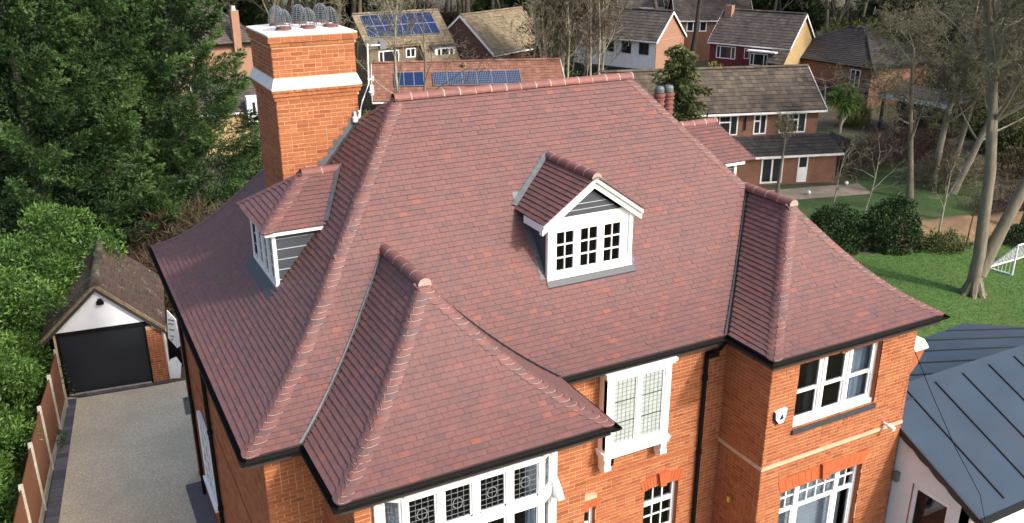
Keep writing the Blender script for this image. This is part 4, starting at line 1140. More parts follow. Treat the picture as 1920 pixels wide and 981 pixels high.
# ------------------------------------------------------------------ zinc-roofed extension
mat('zinc', (.034,.052,.078), .6, .10, 1.2, spec=.16, bump=.12, bscale=2.5, stain=((.045,.058,.076), .8, .45, .7, .5))
mat('zinc_dark', (.012,.014,.017), .45, .1)
mat('render_ext', (.70,.69,.70), .85, .04, 2)
ext = tag(empty('extension',(18,10.5,0)), 'low white extension with dark blue zinc roof joined to the brick wing', 'extension')
b = MB(); X0, YE = 14.80, 8.95
rz = lambda y: 3.55+.457*(y-10.78)
FW = Fr((X0,10.78,0),(-1,0,0))       # u runs towards the camera
dw = (10.78-10.28, 10.78-9.38, .05, 2.48)
wsh = wall_sheet(FW, 10.78-YE, 0, 2.45, [(dw[0],dw[1],dw[2],2.4499)], 'wall','render_ext', .2, parent=ext)
b.prism(FW,[(0,2.45),(10.78-YE,2.45),(10.78-YE,rz(YE)-.12),(0,rz(10.78)-.12)],-.2,0)
b.box((X0,YE,0),(21,YE+.2,rz(YE)-.1)); b.box((15.0,11.0,0),(21,11.2,3.5)); b.build('wall','render_ext',ext)
rf = MB(); ridge_y = 11.60
def slab(mb, pts, th):
    k = len(pts); mb.add([Vector(p) for p in pts]+[Vector(p)-Z*th for p in pts], [tuple(range(k)),tuple(range(2*k-1,k-1,-1))]+[(i,i+k,(i+1)%k+k,(i+1)%k) for i in range(k)])
slab(rf, [(14.74,8.70,rz(8.70)),(22.5,8.70,rz(8.70)),(22.5,ridge_y,rz(ridge_y)),(14.74,ridge_y,rz(ridge_y))], .09)
rfo = rf.build('roof','zinc',ext)
r2 = MB(); z2 = lambda x: 3.90-.2*(x-15)
slab(r2, [(x,y,z2(x)) for x,y in ((14.74,11.2),(25.3,11.2),(25.3,14.9),(23.0,15.32),(14.74,12.62))], .09)
r2o = r2.build('roof','zinc',ext)
for x in (15.66,16.55,17.45,18.35,19.25,20.15,21.05):
    s_ = MB(); ya, yb = 8.86, 11.40; s_.add([(x-.014,ya,rz(ya)),(x+.014,ya,rz(ya)),(x+.014,yb,rz(yb)),(x-.014,yb,rz(yb))]+[(x-.014,ya,rz(ya)+.035),(x+.014,ya,rz(ya)+.035),(x+.014,yb,rz(yb)+.035),(x-.014,yb,rz(yb)+.035)],[(4,5,6,7),(0,1,5,4),(1,2,6,5),(2,3,7,6),(3,0,4,7)]); s_.build('seam','zinc_dark',rfo)
for i,(y,xa) in enumerate(((12.25,15.6),(12.85,16.0),(13.5,17.6),(14.15,19.6),(14.75,21.5))):
    s_ = MB(); xb = 25.2; s_.add([(xa,y-.014,z2(xa)),(xb,y-.014,z2(xb)),(xb,y+.014,z2(xb)),(xa,y+.014,z2(xa))]+[(xa,y-.014,z2(xa)+.035),(xb,y-.014,z2(xb)+.035),(xb,y+.014,z2(xb)+.035),(xa,y+.014,z2(xa)+.035)],[(4,5,6,7),(0,1,5,4),(1,2,6,5),(2,3,7,6),(3,0,4,7)]); s_.build('seam','zinc_dark',r2o)
# scalloped barge board along the verge, eaves trim
sb = MB(); Fv = Fr((14.74,10.78,0),(-1,0,0)); n = 60; top, bot = [], []
for i in range(n+1):
    u = 2.08*i/n; y = 10.78-u; top.append((u,rz(y)+.02)); bot.append((u,rz(y)-.12-.035*abs(math.sin(math.pi*u/.42))))
V = [Fv.p(u,v,nn) for nn in (0,.03) for u,v in top+bot]; m_ = n+1
sb.add(V, [(2*m_+i,2*m_+i+1,3*m_+i+1,3*m_+i)[::-1] for i in range(n)]+[(i,i+1,2*m_+i+1,2*m_+i) for i in range(n)]+[(m_+i,m_+i+1,3*m_+i+1,3*m_+i) for i in range(n)])
sb.build('barge_board','zinc_dark',ext)
b = MB(); b.box((14.72,8.62,rz(8.7)-.12),(22.5,8.695,rz(8.7)+.015)); b.build('gutter','zinc_dark',ext)
b = MB()
for (a,c,e,g) in ((dw[0],dw[0]+.09,.05,2.45),(dw[1]-.09,dw[1],.05,2.45),(dw[0]+.09,dw[1]-.09,2.34,2.449),(dw[0]+.09,dw[1]-.09,.05,.2)): b.fbox(FW,a,c,e,g,-.12,-.05)
dd = b.build('door','white_upvc',ext); pane(FW,dw[0]+.09,dw[1]-.09,.2,2.34,-.08,dd,'glass_dark')
b = MB(); b.tube([FW.p(dw[0]+.045,1.1,-.05),FW.p(dw[0]+.045,1.1,0.0),FW.p(dw[0]+.16,1.1,0.01)],.012,6); b.build('handle','wire',dd)
b = MB(); b.fbox(FW,.08,.18,2.3,2.52,0,.1); b.build('wall_light','wire',ext)
cb = MB(); pts = [Vector((14.74,10.9,5.55)),Vector((14.85,10.3,4.6)),Vector((14.95,9.6,3.62)),Vector((14.9,8.9,3.0)),Vector((14.74,8.45,2.3)),Vector((14.72,8.3,0))]
cb.tube(pts,.008,5); tag(cb.build('cable','black_plastic'),'thin black cable sagging from the eaves over the zinc roof','cable')

# ------------------------------------------------------------------ football goal on the lawn
goal = tag(empty('football_goal',(34.5,20.9,0)), 'white portable football goal with net on the lawn', 'goal')
g0 = Vector((33.36,20.55,.06)); gx = Vector((2.6,.1,0)); bk = Vector((-.15,1.0,0)).normalized()*1.0; gh_ = 1.25
def rod(name,a,c,r=.035): t = MB(); t.tube([a,c],r,8); t.build(name,'white_upvc',goal)
F0,F1 = g0,g0+gx; T0,T1 = F0+Z*gh_,F1+Z*gh_; B0,B1 = F0+bk,F1+bk
rod('post',F0,T0); rod('post',F1,T1); rod('crossbar',T0,T1); rod('base_bar',F0,B0); rod('base_bar',F1,B1); rod('base_bar',B0,B1); rod('stay',T0,B0,.025); rod('stay',T1,B1,.025)
nb = MB()
for i in range(13):
    t = i/12; nb.tube([T0.lerp(T1,t),B0.lerp(B1,t)],.006,3); nb.tube([T0.lerp(B0,t),T1.lerp(B1,t)],.006,3)
for i in range(1,7):
    t = i/7; nb.tube([F0.lerp(B0,t),T0.lerp(B0,t)],.006,3); nb.tube([F1.lerp(B1,t),T1.lerp(B1,t)],.006,3)
stuff(nb.build('net','white_upvc',goal))
# ------------------------------------------------------------------ neighbouring houses
def bricktex(name, c1, c2, mortar, scale=4.2):
    mt = mat(name, c1, .85, 0); n = mt.node_tree.nodes; l = mt.node_tree.links; p = n['Principled BSDF']
    g = [q for q in n if q.type == 'NEW_GEOMETRY'][0]
    # facade coordinate: along the wall from x and y, up from z
    sp = n.new('ShaderNodeSeparateXYZ'); l.new(g.outputs['Position'], sp.inputs[0])
    ad = n.new('ShaderNodeMath'); ad.operation = 'SUBTRACT'; l.new(sp.outputs[0], ad.inputs[0]); l.new(sp.outputs[1], ad.inputs[1])
    cb = n.new('ShaderNodeCombineXYZ'); l.new(ad.outputs[0], cb.inputs[0]); l.new(sp.outputs[2], cb.inputs[1])
    bt = n.new('ShaderNodeTexBrick'); bt.inputs['Scale'].default_value = scale
    bt.inputs['Color1'].default_value = (*c1,1); bt.inputs['Color2'].default_value = (*c2,1); bt.inputs['Mortar'].default_value = (*mortar,1)
    bt.inputs['Mortar Size'].default_value = .012; bt.inputs['Brick Width'].default_value = .95; bt.inputs['Row Height'].default_value = .32
    l.new(cb.outputs[0], bt.inputs['Vector']); l.new(bt.outputs[0], p.inputs['Base Color'])
    return mt
bricktex('brick_red_far', (.17,.08,.05), (.215,.10,.062), (.27,.18,.125))
bricktex('brick_brown_far', (.10,.048,.034), (.13,.062,.045), (.13,.09,.07))
bricktex('brick_yellow_far', (.38,.26,.12), (.44,.31,.15), (.4,.31,.19))
bricktex('brick_pink_far', (.27,.14,.09), (.32,.17,.11), (.32,.24,.18))
mat('weatherboard_white', (.72,.74,.76), .7, .06, 3)
mat('wall_red', (.14,.018,.022), .7, .08, 3); mat('wall_tan', (.16,.125,.075), .85, .12, 3); mat('wall_dark', (.03,.03,.035), .8, .1)
mat('tile_brown', None, .85, .2, 3, [(0,(.046,.036,.027)),(.5,(.074,.057,.042)),(1,(.12,.092,.064))], .3, 30, stain=((.15,.125,.085), 1.6, .5, .72, .4))
mat('tile_grey', None, .85, .2, 3, [(0,(.042,.035,.032)),(.5,(.065,.052,.046)),(1,(.10,.078,.065))], .3, 30, stain=((.16,.14,.10), .8, .52, .72, .35))
mat('tile_dark', None, .85, .2, 3, [(0,(.022,.020,.020)),(.5,(.036,.031,.03)),(1,(.055,.045,.04))], .3, 30, stain=((.12,.105,.07), .5, .55, .72, .45))
mat('tile_buff', None, .85, .2, 3, [(0,(.13,.10,.06)),(.5,(.185,.145,.09)),(1,(.24,.19,.12))], .3, 30)
mat('tile_terracotta', None, .85, .2, 3, [(0,(.15,.065,.045)),(.5,(.20,.09,.06)),(1,(.27,.13,.085))], .3, 30)
mat('pane_far', (.018,.022,.028), .08, .2, 2, spec=.6)
mat('solar', (.010,.022,.075), .16, .15, 6, spec=.6); mat('solar_frame', (.26,.29,.33), .4, .05)
mat('flat_roof', (.05,.05,.048), .9, .2, 2)
def window_far(F, u0,u1,v0,v1, parent, lights=(1,), fr=.07, mname='white_upvc', proud=.03, top=None):
    w = MB(); w.fbox(F,u0,u1,v0,v0+fr,-.05,proud); w.fbox(F,u0,u1,v1-fr,v1,-.05,proud)
    tot = sum(lights); cuts = [u0]; acc = 0
    for l_ in lights: acc += l_; cuts.append(u0+(u1-u0)*acc/tot)
    for i,c in enumerate(cuts):
        a,b = (c,c+fr) if i == 0 else (c-fr,c) if i == len(cuts)-1 else (c-fr/2,c+fr/2)
        w.fbox(F,a,b,v0+fr,v1-fr,-.05,proud)
    for i in (top or []): w.fbox(F,cuts[i]+fr/2,cuts[i+1]-fr/2,v1-(v1-v0)*.34-fr/2,v1-(v1-v0)*.34+fr/2,-.05,proud-.002)
    o = w.build('window',mname,parent)
    for i in range(len(lights)): pane(F,cuts[i]+fr*.4,cuts[i+1]-fr*.4,v0+fr,v1-fr,.008,o,'pane_far',.03)
    return o
def house_far(name, label, eL, eR, ze, zr, d, wallm, tilem, gablem=None, over=.18, tw=.30, gauge=.30, base=0., verge='white_paint', lower=None, wall_in=.0):
    """gabled house: eL,eR front eaves ends (left to right), d plan run to the ridge"""
    eL,eR = Vector((*eL,0)),Vector((*eR,0)); U = (eR-eL).normalized(); N = U.cross(Z); L = (eR-eL).length
    root = tag(empty(name,tuple((eL+eR)/2-N*d)), label, 'house')
    F = Fr(eL,N); o = over
    b = MB(); b.fbox(F,o,L-o,base,ze-.02,-2*d+o,-o); w = b.build('wall',[wallm],root)
    for u0 in (o,L-o-.02):
        g = MB(); k = (zr-ze)/d
        FG_ = Fr(F.p(u0 if u0 == o else u0+.02,0,0), (-U if u0 == o else U))
        # gable polygon in (distance along -N, z)
        sgn = 1 if u0 == o else -1
        pl = [(o,ze-.03),(2*d-o,ze-.03),(d,zr-k*o-.02)]
        V = [F.p(u0,z,-q) for q,z in pl]+[F.p(u0+.02,z,-q) for q,z in pl]
        g.add(V,[(0,1,2),(5,4,3),(0,3,4,1),(1,4,5,2),(2,5,3,0)]); g.build('gable',[gablem or wallm],root)
    if gablem:
        g = MB(); g.fbox(F,L-o-.012,L-o+.012,base,ze-.03,-2*d+o-.01,-o+.01); g.build('gable_wall',gablem,root)
    rb = MB()
    for q0,q1 in ((0,d),(2*d,d)):
        P = [F.p(0,ze,-q0),F.p(L,ze,-q0),F.p(L,zr,-q1),F.p(0,zr,-q1)]
        rb.add([p-Z*.02 for p in P]+[p-Z*.14 for p in P],[(0,1,2,3),(7,6,5,4),(0,4,5,1),(1,5,6,2),(2,6,7,3),(3,7,4,0)])
    rf_ = rb.build('roof','roof_felt',root)
    t = MB()
    slope_tiles(t,F.p(0,ze,0),F.p(L,ze,0),F.p(L,zr,-d),F.p(0,zr,-d),tw,gauge)
    slope_tiles(t,F.p(L,ze,-2*d),F.p(0,ze,-2*d),F.p(0,zr,-d),F.p(L,zr,-d),tw,gauge)
    stuff(t.build('roof_tiles',tilem,rf_))
    n = max(3,int(L/.45))
    for i in range(n):
        q = MB(); a,c = F.p(L*i/n,zr+.03,-d),F.p(L*(i+1)/n-.01,zr+.03,-d); k = 6
        ring = lambda p: [p+N*.12*math.cos(R(180*j/k))+Z*.10*math.sin(R(180*j/k)) for j in range(k+1)]
        q.add(ring(a)+ring(c),[(j,j+1,k+2+j,k+1+j) for j in range(k)],0,random.random()); q.build('ridge_tile',tilem,rf_)
    for u0 in (-.03,L):
        for q0,q1 in ((0,d),(2*d,d)):
            v = MB(); P = [F.p(u0,ze-.16,-q0),F.p(u0+.03,ze-.16,-q0),F.p(u0+.03,zr-.14,-q1),F.p(u0,zr-.14,-q1)]
            v.add(P+[p+Z*.19 for p in P],[(3,2,1,0),(4,5,6,7),(0,1,5,4),(1,2,6,5),(2,3,7,6),(3,0,4,7)]); v.build('barge_board',verge,root)
    gt_ = MB(); gt_.fbox(F,0,L,ze-.13,ze-.03,.0,.07); gt_.build('gutter',verge,root)
    return root, F, L

# brown-roofed house with the lean-to, behind the right hip
r, F, L = house_far('neighbour_house','brick house with brown mottled roof and tiled lean-to beyond the lawn',(26.2,38.9),(37.75,35.3),3.72,5.64,2.62,'brick_red_far','tile_brown',over=.3)
FLn = Fr(F.p(0,0,-.3),F.N)
for u0,u1,l_,tp in ((5.95,7.05,(1.5,1),[0]),(7.95,8.7,(1,1),[0]),(9.45,11.0,(1,1.3,1),[1])): window_far(FLn,u0+.1,u1+.1,2.44,3.54,r,l_,.07,top=tp)
lt = MB(); q0 = F.p(4.0,0,0); LN0, LN1 = 1.68, 2.34
fo = 1.55
lt.add([F.p(4.2,0,-.3),F.p(L+.2,0,-.3),F.p(L+.2,0,fo-.25),F.p(4.2,0,fo-.25)]+[F.p(4.2,LN1-.08,-.3),F.p(L+.2,LN1-.08,-.3),F.p(L+.2,LN0-.05,fo-.25),F.p(4.2,LN0-.05,fo-.25)],[(0,1,5,4),(1,2,6,5),(2,3,7,6),(3,0,4,7)])
lt.build('lean_to','brick_red_far',r)
tl = MB(); slope_tiles(tl,F.p(4.1,LN0,fo),F.p(L+.45,LN0,fo),F.p(L+.3,LN1,-.28),F.p(4.1,LN1,-.28),.3,.3); lr = stuff(tl.build('lean_to_tiles','tile_dark',r))
b = MB(); b.fbox(F,4.1,L+.45,LN0-.14,LN0-.02,fo-.12,fo); b.build('gutter','white_paint',r)
FD = Fr(F.p(0,0,fo-.25),F.N)
window_far(FD,7.95,9.2,.12,1.54,r,(1,1),.09); 
dr_ = window_far(FD,10.05,10.62,.85,1.54,r,(1,),.07); b = MB(); b.fbox(FD,10.05,10.62,.1,.85,-.05,.03); b.build('door_panel','white_upvc',dr_)
b = MB(); b.tube([F.p(7.55,2.7,-.22),F.p(7.55,3.6,-.22)],.04,6); b.build('downpipe','black_plastic',r)
b = MB(); b.tube([F.p(L+.3,0,fo-.18),F.p(L+.3,LN0-.1,fo-.18)],.04,6); b.build('downpipe','brick_brown_far',r)
b = MB(); b.tube([F.p(5.0,3.0,.0),F.p(5.2,3.6,.05),F.p(5.25,3.95,.05)],.05,6); b.build('vent_pipe','black_plastic',r)
# roof light on the lean-to
b = MB(); sl_n = (LN1-LN0)/(fo+.28); b.prism(F,[(6.0,0),(6.0,0.01),(6.7,.01),(6.7,0)],0,0.001)
rl = MB(); P = [F.p(u_,LN0+sl_n*(fo-n_)+.09,n_) for u_,n_ in ((6.3,.9),(6.9,.9),(6.9,.2),(6.3,.2))]; rl.add(P+[p-Z*.08 for p in P],[(0,1,2,3),(0,4,5,1),(1,5,6,2),(2,6,7,3),(3,7,4,0)]); rl.build('roof_light','pane_far',r)

# white boarded house
r, F, L = house_far('neighbour_house','white boarded house with grey roof and orange brick gable',(38.4,63.1),(41.54,56.05),4.8,6.78,2.31,'weatherboard_white','tile_grey','brick_pink_far',over=.16)
FW_ = Fr(F.p(0,0,-.16),F.N)
for u0 in (2.9,4.45,6.0): window_far(FW_,u0+.1,u0+.95,3.72,4.58,r,(1,1),.05,'leading')
b = MB(); b.fbox(F,.1,L-.1,0,2.6,-.2,-.10); b.build('plinth','wall_dark',r)
# red boarded house with yellow brick gable
r, F, L = house_far('neighbour_house','dark red boarded house with yellow brick gable and white bay window',(48.98,59.25),(51.75,52.75),4.0,6.36,2.55,'wall_red','tile_grey','brick_yellow_far',over=.16)
FW_ = Fr(F.p(0,0,-.16),F.N)
window_far(FW_,.75,2.45,2.75,3.75,r,(.6,1.6,.6),.07); window_far(FW_,3.2,3.65,2.9,3.75,r,(1,),.06)
b = MB(); b.fbox(F,3.95,5.6,2.5,3.62,-.15,.45); b.build('bay','wall_dark',r)
window_far(Fr(F.p(0,0,.45),F.N),4.0,5.5,2.55,3.5,r,(.6,1.6,.6),.07)
b = MB(); b.fbox(F,3.8,6.2,3.62,3.72,-.2,.75); b.build('bay_roof','white_paint',r)
t = MB(); slope_tiles(t,F.p(5.6,2.9,1.05),F.p(L+.02,2.9,1.05),F.p(L+.02,3.98,-.02),F.p(5.6,3.98,-.02),.3,.3); stuff(t.build('catslide_tiles','tile_grey',r))
b = MB(); b.add([F.p(L-.2,0,-.1),F.p(L-.2,0,.9),F.p(L-.2,2.95,.9),F.p(L-.2,4.0,-.1),F.p(L-.1,0,-.1),F.p(L-.1,0,.9),F.p(L-.1,2.95,.9),F.p(L-.1,4.0,-.1)],[(0,1,2,3),(7,6,5,4),(0,4,5,1),(1,5,6,2),(2,6,7,3),(3,7,4,0)]); b.build('catslide_wall','brick_yellow_far',r)
FGb = Fr(F.p(L-.14,0,0),F.U); window_far(FGb,3.0,3.7,2.0,3.2,r,(1,1),.07)
b = MB(); b.fbox(F,.35,.95,4.9,6.75,-2.45,-1.9); b.build('chimney','brick_pink_far',r)
# tan house with solar panels
r, F, L = house_far('neighbour_house','tan house with buff tiled roof carrying blue solar panels',(21.8,64.7),(28.9,64.98),4.6,6.7,2.66,'wall_tan','tile_buff',over=.16,verge='wall_tan')
FW_ = Fr(F.p(0,0,-.16),F.N)
window_far(FW_,.95,2.6,3.2,4.25,r,(.6,1.4,.6),.09); window_far(FW_,3.15,3.95,3.6,4.3,r,(1,1),.08)
def panel(F, o00, e1, e2, parent, name='solar_panel', grid=None):
    b = MB(); n_ = e1.cross(e2).normalized(); n_ = n_ if n_.z > 0 else -n_
    P = [o00,o00+e1,o00+e1+e2,o00+e2]; b.add([p+n_*.1 for p in P]+[p+n_*.06 for p in P],[(0,1,2,3),(0,4,5,1),(1,5,6,2),(2,6,7,3),(3,7,4,0)],1)
    i1,i2 = e1*.025,e2*.02
    Q = [o00+i1+i2,o00+e1-i1+i2,o00+e1+e2-i1-i2,o00+e2+i1-i2]; b.add([p+n_*.105 for p in Q],[(0,1,2,3)],0)
    o = b.build(name,['solar','solar_frame'],parent)
    if grid:
        g = MB()
        for i in range(1,grid[0]): a = Q[0].lerp(Q[1],i/grid[0]); c = Q[3].lerp(Q[2],i/grid[0]); t_ = (Q[1]-Q[0]).normalized()*.012; g.add([p+n_*.109 for p in (a-t_,a+t_,c+t_,c-t_)],[(0,1,2,3)])
        for i in range(1,grid[1]): a = Q[0].lerp(Q[3],i/grid[1]); c = Q[1].lerp(Q[2],i/grid[1]); t_ = (Q[3]-Q[0]).normalized()*.012; g.add([p+n_*.11 for p in (a-t_,c-t_,c+t_,a+t_)],[(0,1,2,3)])
        g.build('cell_grid','leading_pale',o)
k = (6.7-4.6)/2.66
for i in range(8):
    for j in range(2):
        q = .62+j*.92; u_ = .55+i*.72
        panel(F, F.p(u_,4.6+k*q,-q)+Z*.04, F.U*.70, (F.V*k-F.N).normalized()*1.14, r)
t = MB(); slope_tiles(t,F.p(4.25,2.9,1.5),F.p(L,2.9,1.5),F.p(L,4.58,0),F.p(4.25,4.58,0),.3,.3); stuff(t.build('catslide_tiles','tile_buff',r))
b = MB(); b.add([F.p(4.28,2.0,-.2),F.p(4.28,2.0,1.4),F.p(4.28,2.95,1.4),F.p(4.28,4.55,-.1),F.p(L,2.0,-.2),F.p(L,2.0,1.4),F.p(L,2.95,1.4),F.p(L,4.55,-.1)],[(0,1,2,3),(7,6,5,4),(1,5,6,2)]); b.build('catslide_wall','wall_tan',r)
b = MB(); b.fbox(F,5.15,6.85,3.2,4.35,-.6,.75); dmr = b.build('dormer','weatherboard_white',r); window_far(Fr(F.p(0,0,.75),F.N),5.25,6.75,3.3,4.3,r,(.7,1.2,.7),.12)
b = MB(); b.fbox(F,4.95,7.0,4.352,4.47,-.9,.9); b.build('dormer_roof','flat_roof',r)
# terracotta roofed outbuilding with two banks of panels
r, F, L = house_far('outbuilding','long low terracotta roofed outbuilding with dark blue solar panels',(19.6,57.6),(32.1,53.0),2.0,4.0,3.6,'brick_red_far','tile_terracotta',over=.2)
r['category'] = 'outbuilding'; k = 2.0/3.6; up = (F.V*k-F.N).normalized()
for i in range(3): panel(F, F.p(1.5+i*.68,2.0+k*1.2,-1.2)+Z*.05, F.U*.66, up*1.5, r)
for i in range(6): panel(F, F.p(4.15+i*1.02,2.0+k*1.2,-1.2)+Z*.05, F.U*.98, up*1.45, r, grid=(8,6))
b = MB(); b.lathe(tuple(F.p(6.4,3.5,-3.0)),[(.16,0),(.16,.35),(.22,.36),(.12,.55)],8); b.build('roof_vent','wall_tan',r)
# brown brick gable
r, F, L = house_far('neighbour_house','plain brown brick gable house half hidden by bare saplings',(31.0,62.2),(38.2,65.6),3.75,6.45,3.35,'brick_brown_far','tile_buff',over=.1)
# hip roofed bungalow
def hip_house(name,label,C0,Uv,Lu,Wv,ze,zr,wallm,tilem,over=.3,corner_label=None,chim=None):
    """C0 front-left corner of the eaves, Uv along the front, depth Wv away from the camera"""
    Uv = Vector((*Uv,0)).normalized(); N = Uv.cross(Z); C0 = Vector((*C0,0)); F = Fr(C0,N)
    root = tag(empty(name,tuple(F.p(Lu/2,0,-Wv/2))),label,'house')
    b = MB(); b.fbox(F,over,Lu-over,0,ze-.02,-Wv+over,-over); b.build('wall',wallm,root)
    h = min(Wv,Lu)/2
    R0,R1 = (F.p(h,zr,-h),F.p(Lu-h,zr,-h)) if Lu >= Wv else (F.p(h,zr,-h),F.p(h,zr,-(Wv-h)))
    A,B,C,D = F.p(0,ze,0),F.p(Lu,ze,0),F.p(Lu,ze,-Wv),F.p(0,ze,-Wv)
    S = [(A,B,R1,R0),(B,C,R1,R1),(C,D,R0,R1),(D,A,R0,R0)] if Lu >= Wv else [(A,B,R0,R0),(B,C,R1,R0),(C,D,R1,R1),(D,A,R0,R1)]
    rb = MB(); t = MB()
    for a,b_,c,d in S:
        rb.add([a,b_,c,d] if (c-d).length > .01 else [a,b_,c], [(0,1,2,3)] if (c-d).length > .01 else [(0,1,2)]); slope_tiles(t,a,b_,c,d,.28,.22)
    rb.add([A-Z*.05,B-Z*.05,C-Z*.05,D-Z*.05],[(3,2,1,0)])
    rf_ = rb.build('roof','roof_felt',root); stuff(t.build('roof_tiles',tilem,rf_))
    hp = [(A,R0),(B,R1 if Lu >= Wv else R0),(C,R1),(D,R0 if Lu >= Wv else R1),(R0,R1)]
    for a,c in hp:
        q = MB(); q.tube([a+Z*.04,c+Z*.04],.11,6); q.build('hip_tiles' if a is not R0 else 'ridge_tiles',tilem,rf_)
    g = MB(); g.fbox(F,-.08,Lu+.08,ze-.12,ze-.03,0.0,.08); g.build('gutter','black_plastic',root)
    return root,F
r, F = hip_house('bungalow','dark hip-roofed bungalow with orange brick end wall',(54.63,47.18),(.985,.10),7.6,9.2,3.0,5.3,'brick_red_far','tile_dark')
FL_ = Fr(F.p(0,0,-9.2),-F.U)
for u0 in (.9,6.9): window_far(Fr(F.p(.3,0,-9.2),-F.U),u0+.2,u0+1.1,1.4,2.75,r,(1,1),.08)
b = MB(); b.fbox(F,.24,.3,0,1.35,-8.9,-.3); b.build('plinth','wall_dark',r)
b = MB(); b.fbox(F,1.0,1.5,3.2,5.4,-8.6,-8.1); b.build('chimney','brick_brown_far',r)
r, F = hip_house('neighbour_house','pinkish brick house with hipped roof standing beyond the tall conifers',(8.2,67.9),(1,.12),7.0,5.6,5.0,7.6,'brick_pink_far','tile_grey')
b = MB(); b.fbox(F,4.9,5.45,4.4,7.3,-.4,.12); b.build('chimney','brick_pink_far',r)
b = MB(); b.lathe(tuple(F.p(5.17,7.3,-.14)),[(.17,0),(.14,.25),(.17,.3)],8); b.build('chimney_pot','cap_white',r)
r, F, L = house_far('neighbour_house','small house with white gabled porch seen between conifer and chimney',(8.0,55.6),(13.2,55.2),2.6,4.2,2.2,'brick_yellow_far','tile_grey',over=.2)
b = MB(); b.fbox(F,2.9,3.9,2.0,3.5,-.2,.5); b.build('porch','weatherboard_white',r); window_far(Fr(F.p(0,0,.5),F.N),3.1,3.75,2.3,3.3,r,(1,1),.1)
r, F, L = house_far('neighbour_house','far house with red tile-hung wall and white casements behind the road',(56.5,73.5),(63.5,70.0),4.0,6.4,2.6,'brick_red_far','tile_grey',over=.2)
window_far(Fr(F.p(0,0,-.2),F.N),1.2,3.2,2.9,3.9,r,(1,1,1),.1); window_far(Fr(F.p(0,0,-.2),F.N),4.6,5.4,2.9,3.9,r,(1,1),.1)
r, F, L = house_far('neighbour_house','distant low grey roofed house with white eaves among the trees',(80.5,70.5),(84.5,65.2),3.2,4.6,2.4,'brick_pink_far','tile_grey',over=.2)
r, F, L = house_far('neighbour_house','distant brick house with white windows above the bare saplings',(50,84.5),(60,80.0),4.6,7.2,3.0,'brick_pink_far','tile_grey',over=.2)
for u0 in (3.2,6.2): window_far(Fr(F.p(0,0,-.2),F.N),u0,u0+1.6,3.2,4.2,r,(1,1),.12)
# flat roofed carport and white garage
cp = tag(empty('carport',(51.5,40.3,0)),'dark flat roofed carport open at the front among bare trees','carport')
b = MB(); slab(b,[(49.56,42.06,2.6),(50.03,37.01,2.6),(54.4,38.0,2.6),(53.6,42.9,2.6)],.22); b.build('roof','flat_roof',cp)
b = MB(); slab(b,[(49.5,42.1,2.55),(49.98,36.9,2.55),(50.06,36.95,2.55),(49.58,42.1,2.55)],.3); b.build('fascia','weatherboard_white',cp)
for x,y in ((49.8,41.8),(50.2,37.3),(53.9,38.2),(53.3,42.5)): q = MB(); q.box((x-.08,y-.08,0),(x+.08,y+.08,2.38)); q.build('post','wall_dark',cp)
b = MB(); slab(b,[(51.9,42.4,2.38),(52.1,38.0,2.38),(52.3,38.0,2.38),(52.1,42.4,2.38)],2.38); b.build('wall','wall_dark',cp)
wg = tag(empty('white_garage',(41.5,69,0)),'flat roofed white garage behind the bare saplings','garage')
b = MB(); F = Fr((39.0,69.0,0),Vector((.5,-.85,0))); b.fbox(F,0,4.6,0,2.3,-5,0); b.build('wall','weatherboard_white',wg); b = MB(); b.fbox(F,-.1,4.7,2.3,2.45,-5.1,.1); b.build('roof','flat_roof',wg)
b = MB(); b.fbox(F,2.5,3.3,.1,1.9,0,.03); b.build('door','wall_tan',wg)
# ------------------------------------------------------------------ vegetation
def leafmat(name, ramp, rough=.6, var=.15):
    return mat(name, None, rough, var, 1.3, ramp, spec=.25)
leafmat('leaf_cypress', [(0,(.010,.022,.009)),(.35,(.027,.058,.017)),(.7,(.060,.115,.032)),(1,(.11,.175,.05))])
leafmat('leaf_laurel', [(0,(.016,.038,.009)),(.45,(.048,.104,.019)),(.8,(.092,.17,.032)),(1,(.17,.245,.055))], .45)
leafmat('leaf_dark', [(0,(.010,.022,.008)),(.5,(.022,.048,.013)),(1,(.05,.095,.022))])
leafmat('leaf_olive', [(0,(.025,.038,.012)),(.5,(.06,.085,.022)),(1,(.12,.14,.04))])
leafmat('leaf_yellow', [(0,(.06,.075,.015)),(.5,(.12,.14,.025)),(1,(.22,.21,.05))])
leafmat('leaf_palm', [(0,(.03,.06,.012)),(.5,(.07,.13,.025)),(1,(.15,.21,.05))])
leafmat('twig_brown', [(0,(.06,.048,.037)),(.5,(.11,.088,.066)),(1,(.18,.148,.11))], .9)
leafmat('twig_green', [(0,(.075,.068,.042)),(.5,(.135,.125,.075)),(1,(.21,.19,.12))], .9)
leafmat('twig_red', [(0,(.05,.03,.028)),(.5,(.085,.052,.045)),(1,(.14,.09,.075))], .9)
leafmat('dead_leaf', [(0,(.028,.020,.013)),(.5,(.055,.038,.024)),(1,(.10,.07,.042))], .9)
mat('bark_grey', (.165,.145,.105), .9, .22, 4, bump=.5, bscale=18, stretch=(2,2,.5), stain=((.08,.085,.045), 1.2, .5, .7, .6))
mat('bark_pale', (.30,.27,.21), .9, .2, 4, bump=.3, bscale=20, stain=((.14,.14,.08), 1.5, .5, .72, .6))
mat('bark_dark', (.05,.04,.03), .95, .2, 4)

